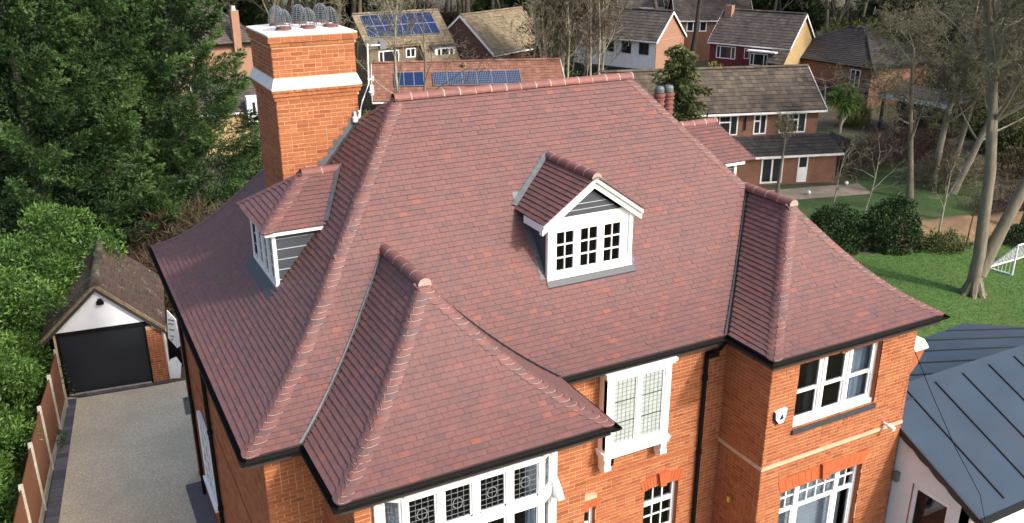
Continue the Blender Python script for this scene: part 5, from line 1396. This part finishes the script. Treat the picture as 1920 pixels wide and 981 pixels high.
def mesh_np(name, V, k, mname, rnd, parent=None, smooth=False, loc=None):
    """V: (n*k,3) vertices of n separate k-gons"""
    n = len(V)//k; me = bpy.data.meshes.new(name)
    me.vertices.add(n*k); me.vertices.foreach_set('co', np.asarray(V, np.float32).ravel())
    me.loops.add(n*k); me.loops.foreach_set('vertex_index', np.arange(n*k, dtype=np.int32))
    me.polygons.add(n); me.polygons.foreach_set('loop_start', np.arange(0,n*k,k,dtype=np.int32)); me.polygons.foreach_set('loop_total', np.full(n,k,np.int32))
    at = me.attributes.new('rnd','FLOAT','FACE'); at.data.foreach_set('value', np.asarray(rnd,np.float32))
    me.materials.append(MATS[mname]); me.update(calc_edges=True); me.validate()
    o = bpy.data.objects.new(name, me); COL.objects.link(o)
    if loc: o.location = loc
    if parent is not None: o.parent = parent
    return o
def unit(a): return a/np.maximum(np.linalg.norm(a,axis=-1,keepdims=True),1e-9)
def leaves(P, D, L, Wd, rg, diamond=True):
    """pointed leaf quads at P along D"""
    n = len(P); s = unit(np.cross(D, rg.normal(size=(n,3)))); 
    L = np.broadcast_to(L,(n,))[:,None]; Wd = np.broadcast_to(Wd,(n,))[:,None]
    a = P; c = P+D*L; m_ = P+D*L*.45; up = unit(np.cross(s,D))*L*.06
    return np.stack([a, m_-s*Wd*.5+up, c, m_+s*Wd*.5+up],1).reshape(-1,3)
def tubes(S, sides=4):
    """S: (n,8) p0 r0 p1 r1 -> quads"""
    S = np.asarray(S,float); p0,r0,p1,r1 = S[:,0:3],S[:,3:4],S[:,4:7],S[:,7:8]
    t = unit(p1-p0); ref = np.where(np.abs(t[:,2:3])<.9,[[0,0,1.]],[[1.,0,0]]); a = unit(np.cross(t,ref)); b = np.cross(t,a)
    q = []
    for k in range(sides):
        c0,s0 = math.cos(2*math.pi*k/sides),math.sin(2*math.pi*k/sides); c1,s1 = math.cos(2*math.pi*(k+1)/sides),math.sin(2*math.pi*(k+1)/sides)
        q.append(np.stack([p0+(a*c0+b*s0)*r0, p0+(a*c1+b*s1)*r0, p1+(a*c1+b*s1)*r1, p1+(a*c0+b*s0)*r1],1))
    return np.concatenate(q,0).reshape(-1,3), sides
def grow(p, d, L, r, lev, S, rg, P, chains):
    """recursive bare branch; S collects twig segments, chains the thick limbs"""
    nseg = P['seg'][lev]; sl = L/nseg; pos = np.array(p,float); dr = np.array(d,float)
    kids = []; ch = [(pos.copy(),r*(1.25 if lev == 0 else 1.0))]
    for i in range(nseg):
        r1 = r*(1-(i+1)/nseg*P['taper'][lev]); r0 = r*(1-i/nseg*P['taper'][lev])
        dr = unit(dr + rg.normal(size=3)*P['wob'][lev] + np.array([0,0,P['up'][lev]]))
        q = pos+dr*sl
        if lev > 1: S.append((*pos,r0,*q,r1))
        ch.append((q.copy(),r1)); pos = q; kids.append((pos.copy(),dr.copy(),r1,(i+1)/nseg))
    if lev <= 1: chains.append(ch)
    if lev+1 >= P['levels']: return
    n = P['kids'][lev]
    for j in range(n):
        f = P['start'][lev]+(1-P['start'][lev])*(j+rg.random())/n
        k = kids[min(nseg-1,int(f*nseg))]
        ax = unit(np.cross(k[1],rg.normal(size=3))); an = rg.normal(P['ang'][lev],.18)
        nd = unit(k[1]*math.cos(an)+ax*math.sin(an))
        grow(k[0]-k[1]*sl*.5*0,nd,L*P['ratio'][lev]*(1.15-.5*k[3])*rg.uniform(.75,1.2),max(k[2]*P['rr'][lev],P.get('rmin',.014)),lev+1,S,rg,P,chains)
def chain_tubes(chains, sides=9):
    mb = MB()
    for ch in chains:
        # subdivide for a smooth sweep, carry the frame along
        pts = [Vector(p) for p,_ in ch]; rr = [q for _,q in ch]; n = sides if rr[0] > .06 else 5
        t = (pts[1]-pts[0]).normalized(); a = t.orthogonal().normalized(); V = []; 
        for i,p in enumerate(pts):
            t2 = (pts[min(i+1,len(pts)-1)]-pts[max(i-1,0)]).normalized(); a = (a-t2*a.dot(t2)).normalized(); b = t2.cross(a)
            V += [p+(a*math.cos(2*math.pi*k/n)+b*math.sin(2*math.pi*k/n))*rr[i] for k in range(n)]
        mb.add(V,[(i*n+k,i*n+(k+1)%n,(i+1)*n+(k+1)%n,(i+1)*n+k) for i in range(len(pts)-1) for k in range(n)],0,random.random())
    return mb
BARE = dict(levels=5,seg=[7,5,4,4,3],taper=[.75,.75,.8,.8,.85],wob=[.07,.14,.2,.28,.32],up=[.04,.05,.03,.0,-.02],kids=[9,6,5,4,0],start=[.3,.25,.2,.15,0],ang=[.75,.75,.8,.8,.8],ratio=[.55,.55,.5,.5,.5],rr=[.42,.45,.45,.5,.5])
def bare_tree(name, label, loc, h, r, seed, P=BARE, twig='twig_brown', bark='bark_grey', lean=(0,0,1), group=None, stems=None, cat='tree'):
    rg = np.random.default_rng(seed); S, chains = [], []
    for (p,d,L,rr) in (stems or [((0,0,0),lean,h,r)]): grow(p,unit(np.array(d,float)),L,rr,0,S,rg,P,chains)
    root = tag(empty(name,loc),label,cat,group)
    o = chain_tubes(chains).build('trunk',bark,smooth=True); o.parent = root
    C = np.array(S); C[:,3] = np.maximum(C[:,3],P.get('rmin',.014)*.8); C[:,7] = np.maximum(C[:,7],P.get('rmin',.014)*.45)
    V,k = tubes(C,3); mesh_np('crown',V,4,twig,np.tile(rg.random(len(C)),3),root)
    return root
def copy_tree(o, loc, rz, s, label=None, group=None):
    c = o.copy(); COL.objects.link(c); c.location = loc; c.rotation_euler = (0,0,rz); c.scale = (s,s,s)
    if label: c['label'] = label
    if group: c['group'] = group
    for ch in o.children:
        k = ch.copy(); COL.objects.link(k); k.parent = c
    return c

# --- tall cypresses on the left
def cypress(h, rad, seed, nb=75, ns=16, per=48, z0=.4, droop=0., el=.13, col=0., up=.42, bl=(2.2,3.8), cone=None):
    """boughs over a cone, each a pointed plume of flat feathery sprays"""
    rg = np.random.default_rng(seed); P,D,Lh,Rn = [],[],[],[]
    for i in range(nb):
        f = (i+rg.random())/nb; z = z0+(h*.93-z0)*f
        prof = ((1-(z/h)**2.0)**.8 if cone is None else (1-z/h)**cone)*min(1,.6+z/h*2.0); a = i*2.39996+rg.normal(0,.35)
        out = np.array([math.cos(a),math.sin(a),0]); R_ = rad*prof*rg.uniform(.70,1.05)
        L = rg.uniform(*bl)*(.45+.55*prof); tone = rg.normal(0,.10)
        ax = unit(out*rg.uniform(.6,1.1)+np.array([0,0,up-droop])+rg.normal(size=3)*.12)
        base = np.array([0,0,z])+out*R_-ax*L*.65
        for k in range(ns):
            t = (k+rg.random())/ns; ang = k*2.4+rg.normal(0,.5)
            s1 = unit(np.cross(ax,[.3,.2,1.])); s2 = np.cross(ax,s1); rd = s1*math.cos(ang)+s2*math.sin(ang)
            if rd@out < -.2 and rg.random() < .7: rd = -rd
            sd = unit(ax*rg.uniform(.8,1.2)+rd*.75+out*.25+np.array([0,0,.12-droop*.8])); sl = L*(.40-.24*t)*rg.uniform(.8,1.25)
            b0 = base+ax*(t*L*.95); fl = unit(np.cross(sd,rd+rg.normal(size=3)*.3)); sw = np.cross(sd,fl)
            u = rg.random(per)**.85; side = rg.choice([-1,1],per); wv = (1-u)**.8*sl*.42*rg.random(per)**.6
            p = b0+sd*(u*sl)[:,None]+fl*(side*wv)[:,None]+sw*rg.normal(0,.03*sl,per)[:,None]
            P.append(p); D.append(unit(sd*.9+fl*(side*.55)[:,None]+rg.normal(size=(per,3))*.18))
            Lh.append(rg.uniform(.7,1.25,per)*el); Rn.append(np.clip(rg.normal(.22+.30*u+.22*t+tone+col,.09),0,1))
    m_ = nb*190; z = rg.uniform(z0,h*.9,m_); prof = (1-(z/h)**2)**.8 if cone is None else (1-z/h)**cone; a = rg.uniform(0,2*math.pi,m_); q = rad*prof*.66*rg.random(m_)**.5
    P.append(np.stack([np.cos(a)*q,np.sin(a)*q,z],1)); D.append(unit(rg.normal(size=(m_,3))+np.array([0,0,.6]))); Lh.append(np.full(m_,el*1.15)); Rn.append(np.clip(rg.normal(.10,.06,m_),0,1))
    P,D,Lh,Rn = [np.concatenate(x) for x in (P,D,Lh,Rn)]
    return leaves(P,D,Lh,Lh*.27,rg),Rn
def crown_tree(name,label,loc,V,Rn,mname,h,tr,group=None,cat='tree',bark='bark_dark',rz=0):
    root = tag(empty(name,loc,rz),label,cat,group)
    b = MB(); b.tube([(0,0,0),(.03,.02,h*.4),(0,0,h*.8)],[tr,tr*.7,tr*.2],8); o = b.build('trunk',bark); o.parent = root
    mesh_np('crown',V,4,mname,Rn,root); return root
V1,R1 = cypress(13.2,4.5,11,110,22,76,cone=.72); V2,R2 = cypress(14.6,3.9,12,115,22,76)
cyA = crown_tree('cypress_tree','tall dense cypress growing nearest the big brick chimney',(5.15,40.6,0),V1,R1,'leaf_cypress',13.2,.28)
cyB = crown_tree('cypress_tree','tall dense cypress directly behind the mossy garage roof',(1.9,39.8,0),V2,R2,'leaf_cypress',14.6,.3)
G_ = 'cypress trees screening the garden'
copy_tree(cyA,(-.6,38.4,0),2.1,1.08,'tall cypress with feathery plumes rising above the broadleaf hedge',None)
for x,y,s,a in ((2.6,46.5,1.05,1.0),(-.8,46,1.1,4.0),(-3.4,42,1.0,5.2)): copy_tree(cyB,(x,y,0),a,s,'dark cypress in the second row behind the front cypresses',G_)
# dead skirt and rough hedge under them
def shrub(rx, ry, rz_, n, seed, L=.10, W_=.045, z0=0., lump=.25, inner=.12, up=.35, cmean=.5, clump=None):
    """foliage gathered in overlapping clumps over an uneven dome"""
    rg = np.random.default_rng(seed); S = np.array([rx,ry,rz_]); cr = clump or .23*(rx*ry*rz_)**(1/3)
    k = int(16+5.0*(rx*rz_+ry*rz_+rx*ry)/(cr*cr)/3)
    c = unit(rg.normal(size=(k,3))); c[:,2] = np.where(c[:,2] < -.1, -c[:,2], c[:,2])
    q = 1-cr/np.mean(S)*.7+rg.normal(0,lump*.35,k); q = np.clip(q,.35,1.2)
    C = c*q[:,None]*S; cs = cr*rg.uniform(.6,1.35,k); tone = rg.normal(0,.13,k)
    w = cs**2; idx = rg.choice(k,n,p=w/w.sum()); d = unit(rg.normal(size=(n,3))+c[idx]*.7+np.array([0,0,.25]))
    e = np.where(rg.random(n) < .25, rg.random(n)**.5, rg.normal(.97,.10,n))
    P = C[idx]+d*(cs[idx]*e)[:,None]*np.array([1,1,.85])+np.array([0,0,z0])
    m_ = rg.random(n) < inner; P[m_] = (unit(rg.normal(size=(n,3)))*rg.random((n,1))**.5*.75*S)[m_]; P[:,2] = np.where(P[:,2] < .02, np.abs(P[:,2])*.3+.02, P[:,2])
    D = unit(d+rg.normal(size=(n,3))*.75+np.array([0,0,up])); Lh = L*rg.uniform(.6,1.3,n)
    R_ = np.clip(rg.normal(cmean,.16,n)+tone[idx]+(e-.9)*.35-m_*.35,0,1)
    return leaves(P,D,Lh,Lh*W_/L,rg),R_
def bush(name,label,loc,dims,n,seed,mname,L=.1,W_=.05,group=None,cat='shrub',**k):
    V,Rn = shrub(*dims,n,seed,L,W_,**k); root = tag(empty(name,loc),label,cat,group)
    b = MB(); h = dims[2]
    for i in range(5): a = 2*math.pi*i/5; b.tube([(.05*math.cos(a),.05*math.sin(a),0),(dims[0]*.3*math.cos(a),dims[1]*.3*math.sin(a),h*.6)],[.04,.015],5)
    o = b.build('stem','bark_dark'); o.parent = root
    mesh_np('foliage',V,4,mname,Rn,root); return root
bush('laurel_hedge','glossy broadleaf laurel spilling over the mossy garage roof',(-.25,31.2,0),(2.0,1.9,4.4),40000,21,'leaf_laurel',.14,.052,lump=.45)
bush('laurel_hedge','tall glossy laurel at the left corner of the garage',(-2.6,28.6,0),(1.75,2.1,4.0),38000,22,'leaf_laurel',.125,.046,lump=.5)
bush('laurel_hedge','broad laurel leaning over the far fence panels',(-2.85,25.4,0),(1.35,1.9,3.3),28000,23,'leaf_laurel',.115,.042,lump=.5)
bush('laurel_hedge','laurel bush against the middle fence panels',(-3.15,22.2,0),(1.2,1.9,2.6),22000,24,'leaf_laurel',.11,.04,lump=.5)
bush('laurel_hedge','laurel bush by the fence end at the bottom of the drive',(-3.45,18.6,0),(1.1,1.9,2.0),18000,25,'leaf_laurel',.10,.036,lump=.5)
bush('laurel_hedge','dark leafy laurel growing below the cypresses',(-3.4,33.0,0),(2.0,2.0,3.9),22000,26,'leaf_laurel',.14,.05,lump=.4)
bush('brushwood_pile','brown dead brushwood heaped under the cypress beyond the garage',(4.2,36.2,0),(2.6,1.8,2.3),9000,27,'dead_leaf',.5,.03,lump=.5,up=.2)
bush('brushwood_pile','tangle of dry twigs between the garage back and the brick house',(3.2,32.8,0),(1.5,1.6,1.5),4000,28,'dead_leaf',.45,.03,lump=.5,up=.2)

# --- big bare tree on the lawn: a forked grey trunk
BIG = dict(BARE,levels=5,rmin=.0095,kids=[10,10,8,8,0],start=[.35,.2,.15,.1,0],wob=[.05,.13,.22,.34,.42],up=[.03,.02,-.01,-.05,-.10],seg=[8,6,5,5,4],ang=[.8,.8,.85,.9,.9],ratio=[.42,.6,.5,.5,.5],taper=[.6,.75,.8,.8,.85])
cr = np.array([rt.x,rt.y,0.]); cf = np.array([fw.x,fw.y,0]); cf/=np.linalg.norm(cf)
def st(p,d,L,r): return (p,d,L,r)
bare_tree('bare_tree','big grey bare tree with forked leaning trunk on the lawn',(30.16,19.95,0),0,0,31,BIG,'twig_green','bark_grey',
    stems=[st((0,0,-.1),cr*.02+cf*.0+np.array([0,0,1]),13.5,.25),st((.12,-.02,.9),cr*.42+np.array([0,0,1]),14.5,.24),st((.02,.1,2.8),-cr*.05+cf*.1+np.array([0,0,1]),10.5,.17)])
b = MB(); n_ = 9
for k in range(7):
    a = 2*math.pi*k/7+.3; b.tube([(30.16+.16*math.cos(a),19.95+.16*math.sin(a),.6),(30.16+.33*math.cos(a),19.95+.33*math.sin(a),.16),(30.16+.6*math.cos(a),19.95+.6*math.sin(a),-.06)],[.14,.12,.05],6)
rt_ = b.build('root_flare','bark_grey'); big_root = [o for o in bpy.data.objects if o.name.startswith('bare_tree')][0]; rt_.parent = big_root; rt_.matrix_parent_inverse = Matrix.Translation(big_root.location).inverted()
MIDP = dict(BIG,rmin=.011,kids=[13,10,7,8,0],ratio=[.5,.55,.5,.5,.5],start=[.25,.2,.15,.1,0])
bare_tree('bare_tree','bare grey tree with drooping twigs beyond the brown bank',(42.0,31.2,0),8.6,.20,32,MIDP,'twig_green','bark_pale',lean=(.05,.05,1))
bare_tree('bare_tree','leaning bare tree with tangled twigs in front of the carport',(41.2,29.4,0),7.8,.20,33,MIDP,'twig_green','bark_pale',lean=tuple(cr*.28+np.array([0,0,1])))
bare_tree('bare_tree','bare tree of drooping branches at the far edge of the back lawn',(38.6,29.9,0),7.6,.17,36,MIDP,'twig_green','bark_grey',lean=(.0,.1,1))
bare_tree('bare_tree','tall bare tree crowding the lawn edge behind the football goal',(38.5,23.6,0),11.5,.24,34,MIDP,'twig_green','bark_grey',lean=(.05,-.02,1))
bare_tree('bare_tree','bare tree with a bent top growing behind the leaning trees',(46.5,33.5,0),9.0,.2,37,MIDP,'twig_brown','bark_grey',lean=tuple(cr*.1+np.array([0,0,1])))
bare_tree('bare_tree','spreading bare tree between the bank and the carport',(46.0,28.5,0),9.5,.2,38,MIDP,'twig_green','bark_grey')
bare_tree('bare_tree','bare tree with upright stem on the bank above the goal',(43.5,24.9,0),10.5,.22,35,MIDP,'twig_brown','bark_grey')
SAP = dict(BARE,rmin=.011,levels=4,seg=[6,4,4,3],kids=[8,5,4,0],ratio=[.45,.5,.5,.5],start=[.3,.2,.1,0],wob=[.05,.15,.2,.25],up=[.03,.06,.04,0])
bare_tree('sapling','slim bare sapling nearest the patio lawn',(31.9,28.7,0),3.4,.05,41,SAP,'twig_green','bark_pale')
bare_tree('sapling','slim bare sapling behind the dark clipped shrub',(33.0,27.9,0),3.6,.05,42,SAP,'twig_brown','bark_pale')
bare_tree('sapling','forked bare sapling on the brown bank beside the lawn',(33.9,24.5,0),3.3,.055,43,SAP,'twig_green','bark_pale')
bare_tree('sapling','dark bare sapling on the bank next to the big forked tree',(34.9,23.8,0),2.6,.04,44,SAP,'twig_brown','bark_dark')
POL = dict(SAP,kids=[16,7,4,0],start=[.72,.1,.1,0],ratio=[.38,.6,.5,.5],ang=[.5,.5,.6,.6],up=[.0,.1,.05,0])
bare_tree('pollard_tree','small pollarded bare tree in front of the lean-to',(32.7,33.2,0),3.3,.11,45,POL,'twig_green','bark_grey')
# shrubs on the bank
bush('clipped_shrub','dark green rounded evergreen shrub at the lawn edge',(31.9,25.4,0),(1.15,1.15,2.2),12000,51,'leaf_dark',.11,.06,lump=.15)
bush('garden_shrub','dark leafy shrub left of the rounded evergreen',(29.8,26.6,0),(1.2,1.1,1.7),9000,52,'leaf_dark',.11,.06,lump=.4)
bush('garden_shrub','low bright green shrub along the lawn by the hip',(28.2,26.9,0),(1.4,.8,.9),5000,53,'leaf_laurel',.11,.05,lump=.4)
bush('garden_shrub','low dull plant clump at the foot of the forked sapling',(33.6,23.9,0),(1.0,.7,.7),3500,54,'leaf_olive',.12,.04,lump=.5)
bush('garden_shrub','dark fallen greenery under the goalside trees',(37.6,22.7,0),(1.4,1.0,.8),4500,55,'leaf_dark',.12,.05,lump=.5)
bush('bramble','russet bramble tangle beyond the back lawn',(43.0,35.4,0),(3.4,1.8,1.5),7000,56,'twig_red',.4,.02,lump=.5)
bush('bramble','dark bramble tangle beside the lean-to end',(39.6,35.3,0),(1.5,1.2,1.5),4500,57,'twig_brown',.35,.02,lump=.5)
bush('bramble','brown bramble tangle under the leaning bare tree',(42.5,30.8,0),(2.2,1.6,1.3),5000,58,'twig_brown',.4,.02,lump=.5)
bush('bramble','mixed bramble thicket on the bank behind the goal',(41.5,25.6,0),(2.8,1.5,1.2),5000,59,'twig_red',.4,.02,lump=.5)
# bank of rough brown grass between the lawns
bk_ = MB(); n = 24
prof = [(0,0),(.7,.35),(1.6,.5),(2.6,.25),(3.2,0)]
pa, pb = Vector((30.6,26.0,0)), Vector((44.0,22.4,0)); u_ = (pb-pa).normalized(); w_ = Vector((-u_.y,u_.x,0))
V = [pa+u_*((pb-pa).length*i/n)+w_*(q-.6)+Z*(h_*(1+.3*math.sin(i*1.3))+.0) for i in range(n+1) for q,h_ in prof]; k = len(prof)
bk_.add(V,[(i*k+j,(i+1)*k+j,(i+1)*k+j+1,i*k+j+1) for i in range(n) for j in range(k-1)]); structure(bk_.build('bank','dirt_bank',smooth=True))

# --- drooping evergreen, palm and ornamental trees by the neighbours
V,Rn = cypress(8.6,1.7,61,36,12,30,z0=1.0,droop=.75,el=.2,col=.38,bl=(1.4,2.4)); crown_tree('cedar_tree','loose drooping olive-green conifer behind the chimney pots',(26.1,33.4,0),V,Rn,'leaf_olive',8.4,.16)
def palm(loc):
    rg = np.random.default_rng(62); root = tag(empty('palm_tree',loc),'spiky green cabbage palm with bare forked stems beside the brown-roofed house','palm tree')
    b = MB(); heads = [(-.5,.1,2.2),(.1,-.2,2.7),(.6,.2,2.3),(.15,.5,2.5),(-.25,-.4,2.0),(.95,-.1,1.8)]
    for x,y,z in heads: b.tube([(0,0,0),(x*.15,y*.15,z*.4),(x*.75,y*.75,z*.85),(x,y,z)],[.09,.07,.05,.04],6)
    o = b.build('stem','bark_pale'); o.parent = root; P,D = [],[]
    for x,y,z in heads:
        d = unit(rg.normal(size=(330,3))+np.array([0,0,.45])); P.append(np.tile([x,y,z],(330,1))); D.append(d)
    P,D = np.concatenate(P),np.concatenate(D); L = rg.uniform(.7,1.15,len(P)); V = leaves(P,D,L,.04,rg)
    V = V.reshape(-1,4,3); V[:,2,2] -= .22*L; V = V.reshape(-1,3)
    mesh_np('fronds',V,4,'leaf_palm',np.clip(rg.normal(.5,.22,len(P)),0,1),root)
palm((47.0,42.6,0))
bush('garden_shrub','yellow-green shrub right of the cabbage palm',(49.3,43.6,0),(.9,.9,2.2),4000,63,'leaf_yellow',.14,.06)
WEEP = dict(BIG,levels=4,seg=[4,6,6,5],kids=[9,12,7,0],up=[.05,-.06,-.16,-.2],start=[.5,.1,.1,0],ratio=[1.1,.6,.55,.5],ang=[1.2,.7,.6,.6])
bare_tree('weeping_tree','weeping bare tree with pinkish twigs in front of the bungalow',(51.6,48.6,0),2.2,.12,64,WEEP,'twig_red','bark_pale')
for i,(x,y,rx,h_,m_,lb) in enumerate(((47.6,55.6,1.4,2.6,'leaf_yellow','yellow-green shrub under the dark red house wall'),(48.6,53.6,1.2,2.2,'leaf_olive','olive shrub below the white bay window'),(50.2,51.3,1.2,2.2,'leaf_dark','dark shrub at the corner of the yellow brick gable'),
      (38.9,54.9,1.2,2.7,'leaf_olive','olive shrub in front of the white boarded house'),(37.2,56.5,1.1,2.4,'leaf_yellow','pale green shrub at the end of the white boarded house'),
      (34.6,56.4,1.5,2.6,'leaf_dark','dark green shrub at the end of the terracotta roof'),(34.6,60.2,1.9,6.3,'leaf_olive','tall olive evergreen behind the bare saplings'))):
    bush('garden_shrub',lb,(x,y,0),(rx,rx,h_),7000,70+i,m_,.16,.08,lump=.4)
# thicket of pale bare stems behind the ridge
STEM = dict(SAP,rmin=.02,levels=4,seg=[8,5,4,3],kids=[14,7,5,0],wob=[.035,.12,.18,.25],ratio=[.34,.5,.5,.5],start=[.25,.15,.1,0],ang=[.5,.6,.6,.6],up=[.02,.08,.05,0])
GS = 'bare stems behind the ridge'
protos = [bare_tree('birch_tree','pale bare birch stem in the thicket behind the roof ridge',(32.9,57.0,0),9.6,.085,81,STEM,'twig_green','bark_pale',group=GS),
          bare_tree('birch_tree','pale bare birch stem in the thicket behind the roof ridge',(34.2,57.4,0),10.4,.09,82,STEM,'twig_green','bark_pale',group=GS),
          bare_tree('birch_tree','pale bare birch stem in the thicket behind the roof ridge',(35.6,56.2,0),9.2,.08,83,STEM,'twig_brown','bark_pale',group=GS)]
rg = np.random.default_rng(84)
for i in range(20): copy_tree(protos[i%3],(32.0+i*.24+rg.normal(0,.2),58.2-i*.12+rg.normal(0,.7),0),rg.uniform(0,6),rg.uniform(.8,1.1))
# bare tree with ivy right of the chimney
bare_tree('bare_tree','bare twiggy tree showing between the chimney and the ridge end',(18.6,49.5,0),9.0,.15,86,BARE,'twig_green','bark_pale')
bare_tree('bare_tree','bare twiggy tree leaning over the outbuilding roof',(20.4,51.5,0),7.5,.13,87,BARE,'twig_brown','bark_grey')

# --- wood behind the houses
WOOD = dict(BARE,rmin=.03,levels=5,kids=[11,7,5,5,0])
GW_ = ['brown trees of the wood','olive trees of the wood','dark trees of the wood']
WL = ['bare tree with brown twigs and grey trunk in the wood behind the houses','bare tree with olive twigs in the wood behind the houses','bare tree with dark trunk and brown twigs in the wood']
wp = [bare_tree('bare_tree',WL[0],(14,84,0),13.5,.26,91,WOOD,'twig_brown','bark_grey',group=GW_[0]),bare_tree('bare_tree',WL[1],(24,83,0),12.5,.24,92,WOOD,'twig_green','bark_grey',group=GW_[1]),bare_tree('bare_tree',WL[2],(34,86,0),14.5,.28,93,WOOD,'twig_brown','bark_dark',group=GW_[2])]
rg = np.random.default_rng(95)
spots = []
for j,yy in enumerate((80,87,95,104,115,128,142)):
    n = 20+j*3; a0,a1 = R(-3),R(60)
    for i in range(n):
        th = a0+(a1-a0)*(i+rg.random())/n; q = yy+rg.normal(0,3)
        spots.append((q*math.sin(th)*1.0,q*math.cos(th)))
def clear(x,y):
    for cx,cy,rr in ((60,72,6.5),(82,68,6),(55,82,7.5),(58,51,8.5),(52,57,7),(40,59,7),(25,66,8),(11,70,7),(35,64,6)):
        if (x-cx)**2+(y-cy)**2 < rr*rr: return False
    return math.hypot(x,y) > 68
for i,(x,y) in enumerate(spots):
    if clear(x,y): copy_tree(wp[i%3],(x,y,0),rg.uniform(0,6),rg.uniform(.8,1.2))
# evergreens and undergrowth among the wood
V3,R3 = cypress(11,2.8,96,60,12,30,el=.3,col=.1)
eg = crown_tree('cypress_tree','dark evergreen standing among the bare wood',(62,76.5,0),V3,R3,'leaf_dark',11,.22,'evergreens in the wood')
for x,y,s in ((66,74,1.0),(70.5,71.5,.9),(9,86,1.0),(18,92,1.1),(30,95,1.1),(46,92,1.0),(75,62.5,1.05),(88,72,1.1),(95,60,1.1),(40,75,.75),(6,79,.9),(78,80,1.2),(100,78,1.2)): copy_tree(eg,(x,y,0),rg.uniform(0,6),s)
cz = crown_tree('cypress_tree','slim dark columnar conifer beyond the bungalow',(71.5,54.0,0),V3*np.array([.55,.55,1.0]),R3,'leaf_dark',11,.2)
yb = bush('garden_shrub','big yellow-green bush behind the bungalow ridge',(64.0,57.5,0),(3.0,2.4,4.2),9000,97,'leaf_yellow',.3,.10,lump=.5)
copy_tree(yb,(67.6,60,0),1.0,1.1,'large yellowish thicket beyond the bungalow roof')
us = bush('undergrowth','brown undergrowth at the foot of the bare wood',(20,76,0),(3.6,2.6,2.3),5000,98,'dead_leaf',.5,.05,lump=.5,group='undergrowth clumps')
u2 = bush('undergrowth','dull green undergrowth between the far gardens',(44,78,0),(3.0,2.4,2.6),5000,99,'leaf_olive',.35,.12,lump=.5,group='green undergrowth clumps')
for i in range(90):
    th = R(-3+62*rg.random()); q = rg.uniform(72,135); x,y = q*math.sin(th),q*math.cos(th)
    if clear(x,y): copy_tree((us,u2)[i%2],(x,y,0),rg.uniform(0,6),rg.uniform(.7,1.5))
for i,(x,y,s) in enumerate(((16,60,.7),(17.5,56,.6),(9.5,60.5,.7),(14.5,52,.6),(10.5,49.5,.6),(46,66,.8),(50,66,.7),(44.5,50.5,.5),(56,62.5,.7),(61,58,.7),(47.5,47.5,.45),(63,42.5,.8),(57,40,.8),(52,33,.8),(48,29,.7),(47,36.2,.6),(55,36,.8),(60,38,.9))): copy_tree((us,u2)[(i*7)%3%2],(x,y,0),i*1.3,s)
for x,y,s in ((52.5,31.5,.75),(57,35.5,.8),(48.5,26.5,.75),(62,44,.8),(66,47,.85),(60,33,.85),(68,39,.9),(54,27,.8),(72,48,.9)): copy_tree(wp[int(x)%3],(x,y,0),x,s,'bare grey tree in the thicket right of the bungalow','bare thicket trees')

# --- small things in the far garden
for loc,lb in (((34.3,32.6,.12),'small white ball lying on the edge of the paved patio'),((37.4,33.0,.10),'small white ball by the lean-to downpipe')):
    b = MB(); n = 8; b.lathe(loc,[(.02,0),(.08,.03),(.11,.10),(.08,.17),(.02,.2)],10); tag(b.build('garden_ball','white_upvc',smooth=True),lb,'ball')
sh = tag(empty('garden_shed',(40.2,36.6,0)),'low shed with dark slate grey roof beside the lean-to','shed')
F = Fr((39.3,36.2,0),Vector((-.28,-.96,0))); b = MB(); b.fbox(F,0,1.9,0,1.15,-1.5,0); b.build('wall','wall_dark',sh)
b = MB(); b.prism(F,[(-.12,1.15),(2.02,1.15),(.95,1.75)],-1.6,.12); b.build('roof','tile_dark',sh)
# --- grass blades and fallen leaves that give the lawn its nap
def nap(name, label, poly, n, seed, mname, L, wd):
    rg = np.random.default_rng(seed); x0,x1 = min(p[0] for p in poly),max(p[0] for p in poly); y0,y1 = min(p[1] for p in poly),max(p[1] for p in poly)
    P = np.stack([rg.uniform(x0,x1,n),rg.uniform(y0,y1,n)],1); c = np.zeros(n,bool); k = len(poly)
    for i in range(k):
        (xa,ya),(xb,yb) = poly[i],poly[(i+1)%k]
        if ya == yb: continue
        hit = ((ya > P[:,1]) != (yb > P[:,1])) & (P[:,0] < (xb-xa)*(P[:,1]-ya)/(yb-ya)+xa); c ^= hit
    P = P[c]; m_ = len(P); h = .05
    z = .02+h*(np.sin(P[:,0]*.7+P[:,1]*.3)+np.sin(P[:,1]*.9-P[:,0]*.4))*.5+h
    P3 = np.concatenate([P,z[:,None]-.01],1); D = unit(rg.normal(size=(m_,3))*[.6,.6,.25]+np.array([0,0,.8])); Lh = L*rg.uniform(.5,1.4,m_)
    patch = np.sin(P[:,0]*1.1+2*np.sin(P[:,1]*.8))*.18
    V = leaves(P3,D,Lh,wd,rg); o = mesh_np(name,V,4,mname,np.clip(rg.normal(.5,.2,m_)+patch,0,1)); o['label'] = label; o['category'] = 'grass'; return stuff(o)
leafmat('grass_blade', [(0,(.03,.07,.010)),(.5,(.055,.12,.018)),(.85,(.085,.155,.03)),(1,(.15,.18,.055))], .8)
nap('grass','short mown grass blades on the sunny lawn',[(22,27),(29,25),(33,24),(41,21.3),(43.5,13.2),(27,13.2),(23,18)],90000,201,'grass_blade',.05,.022)
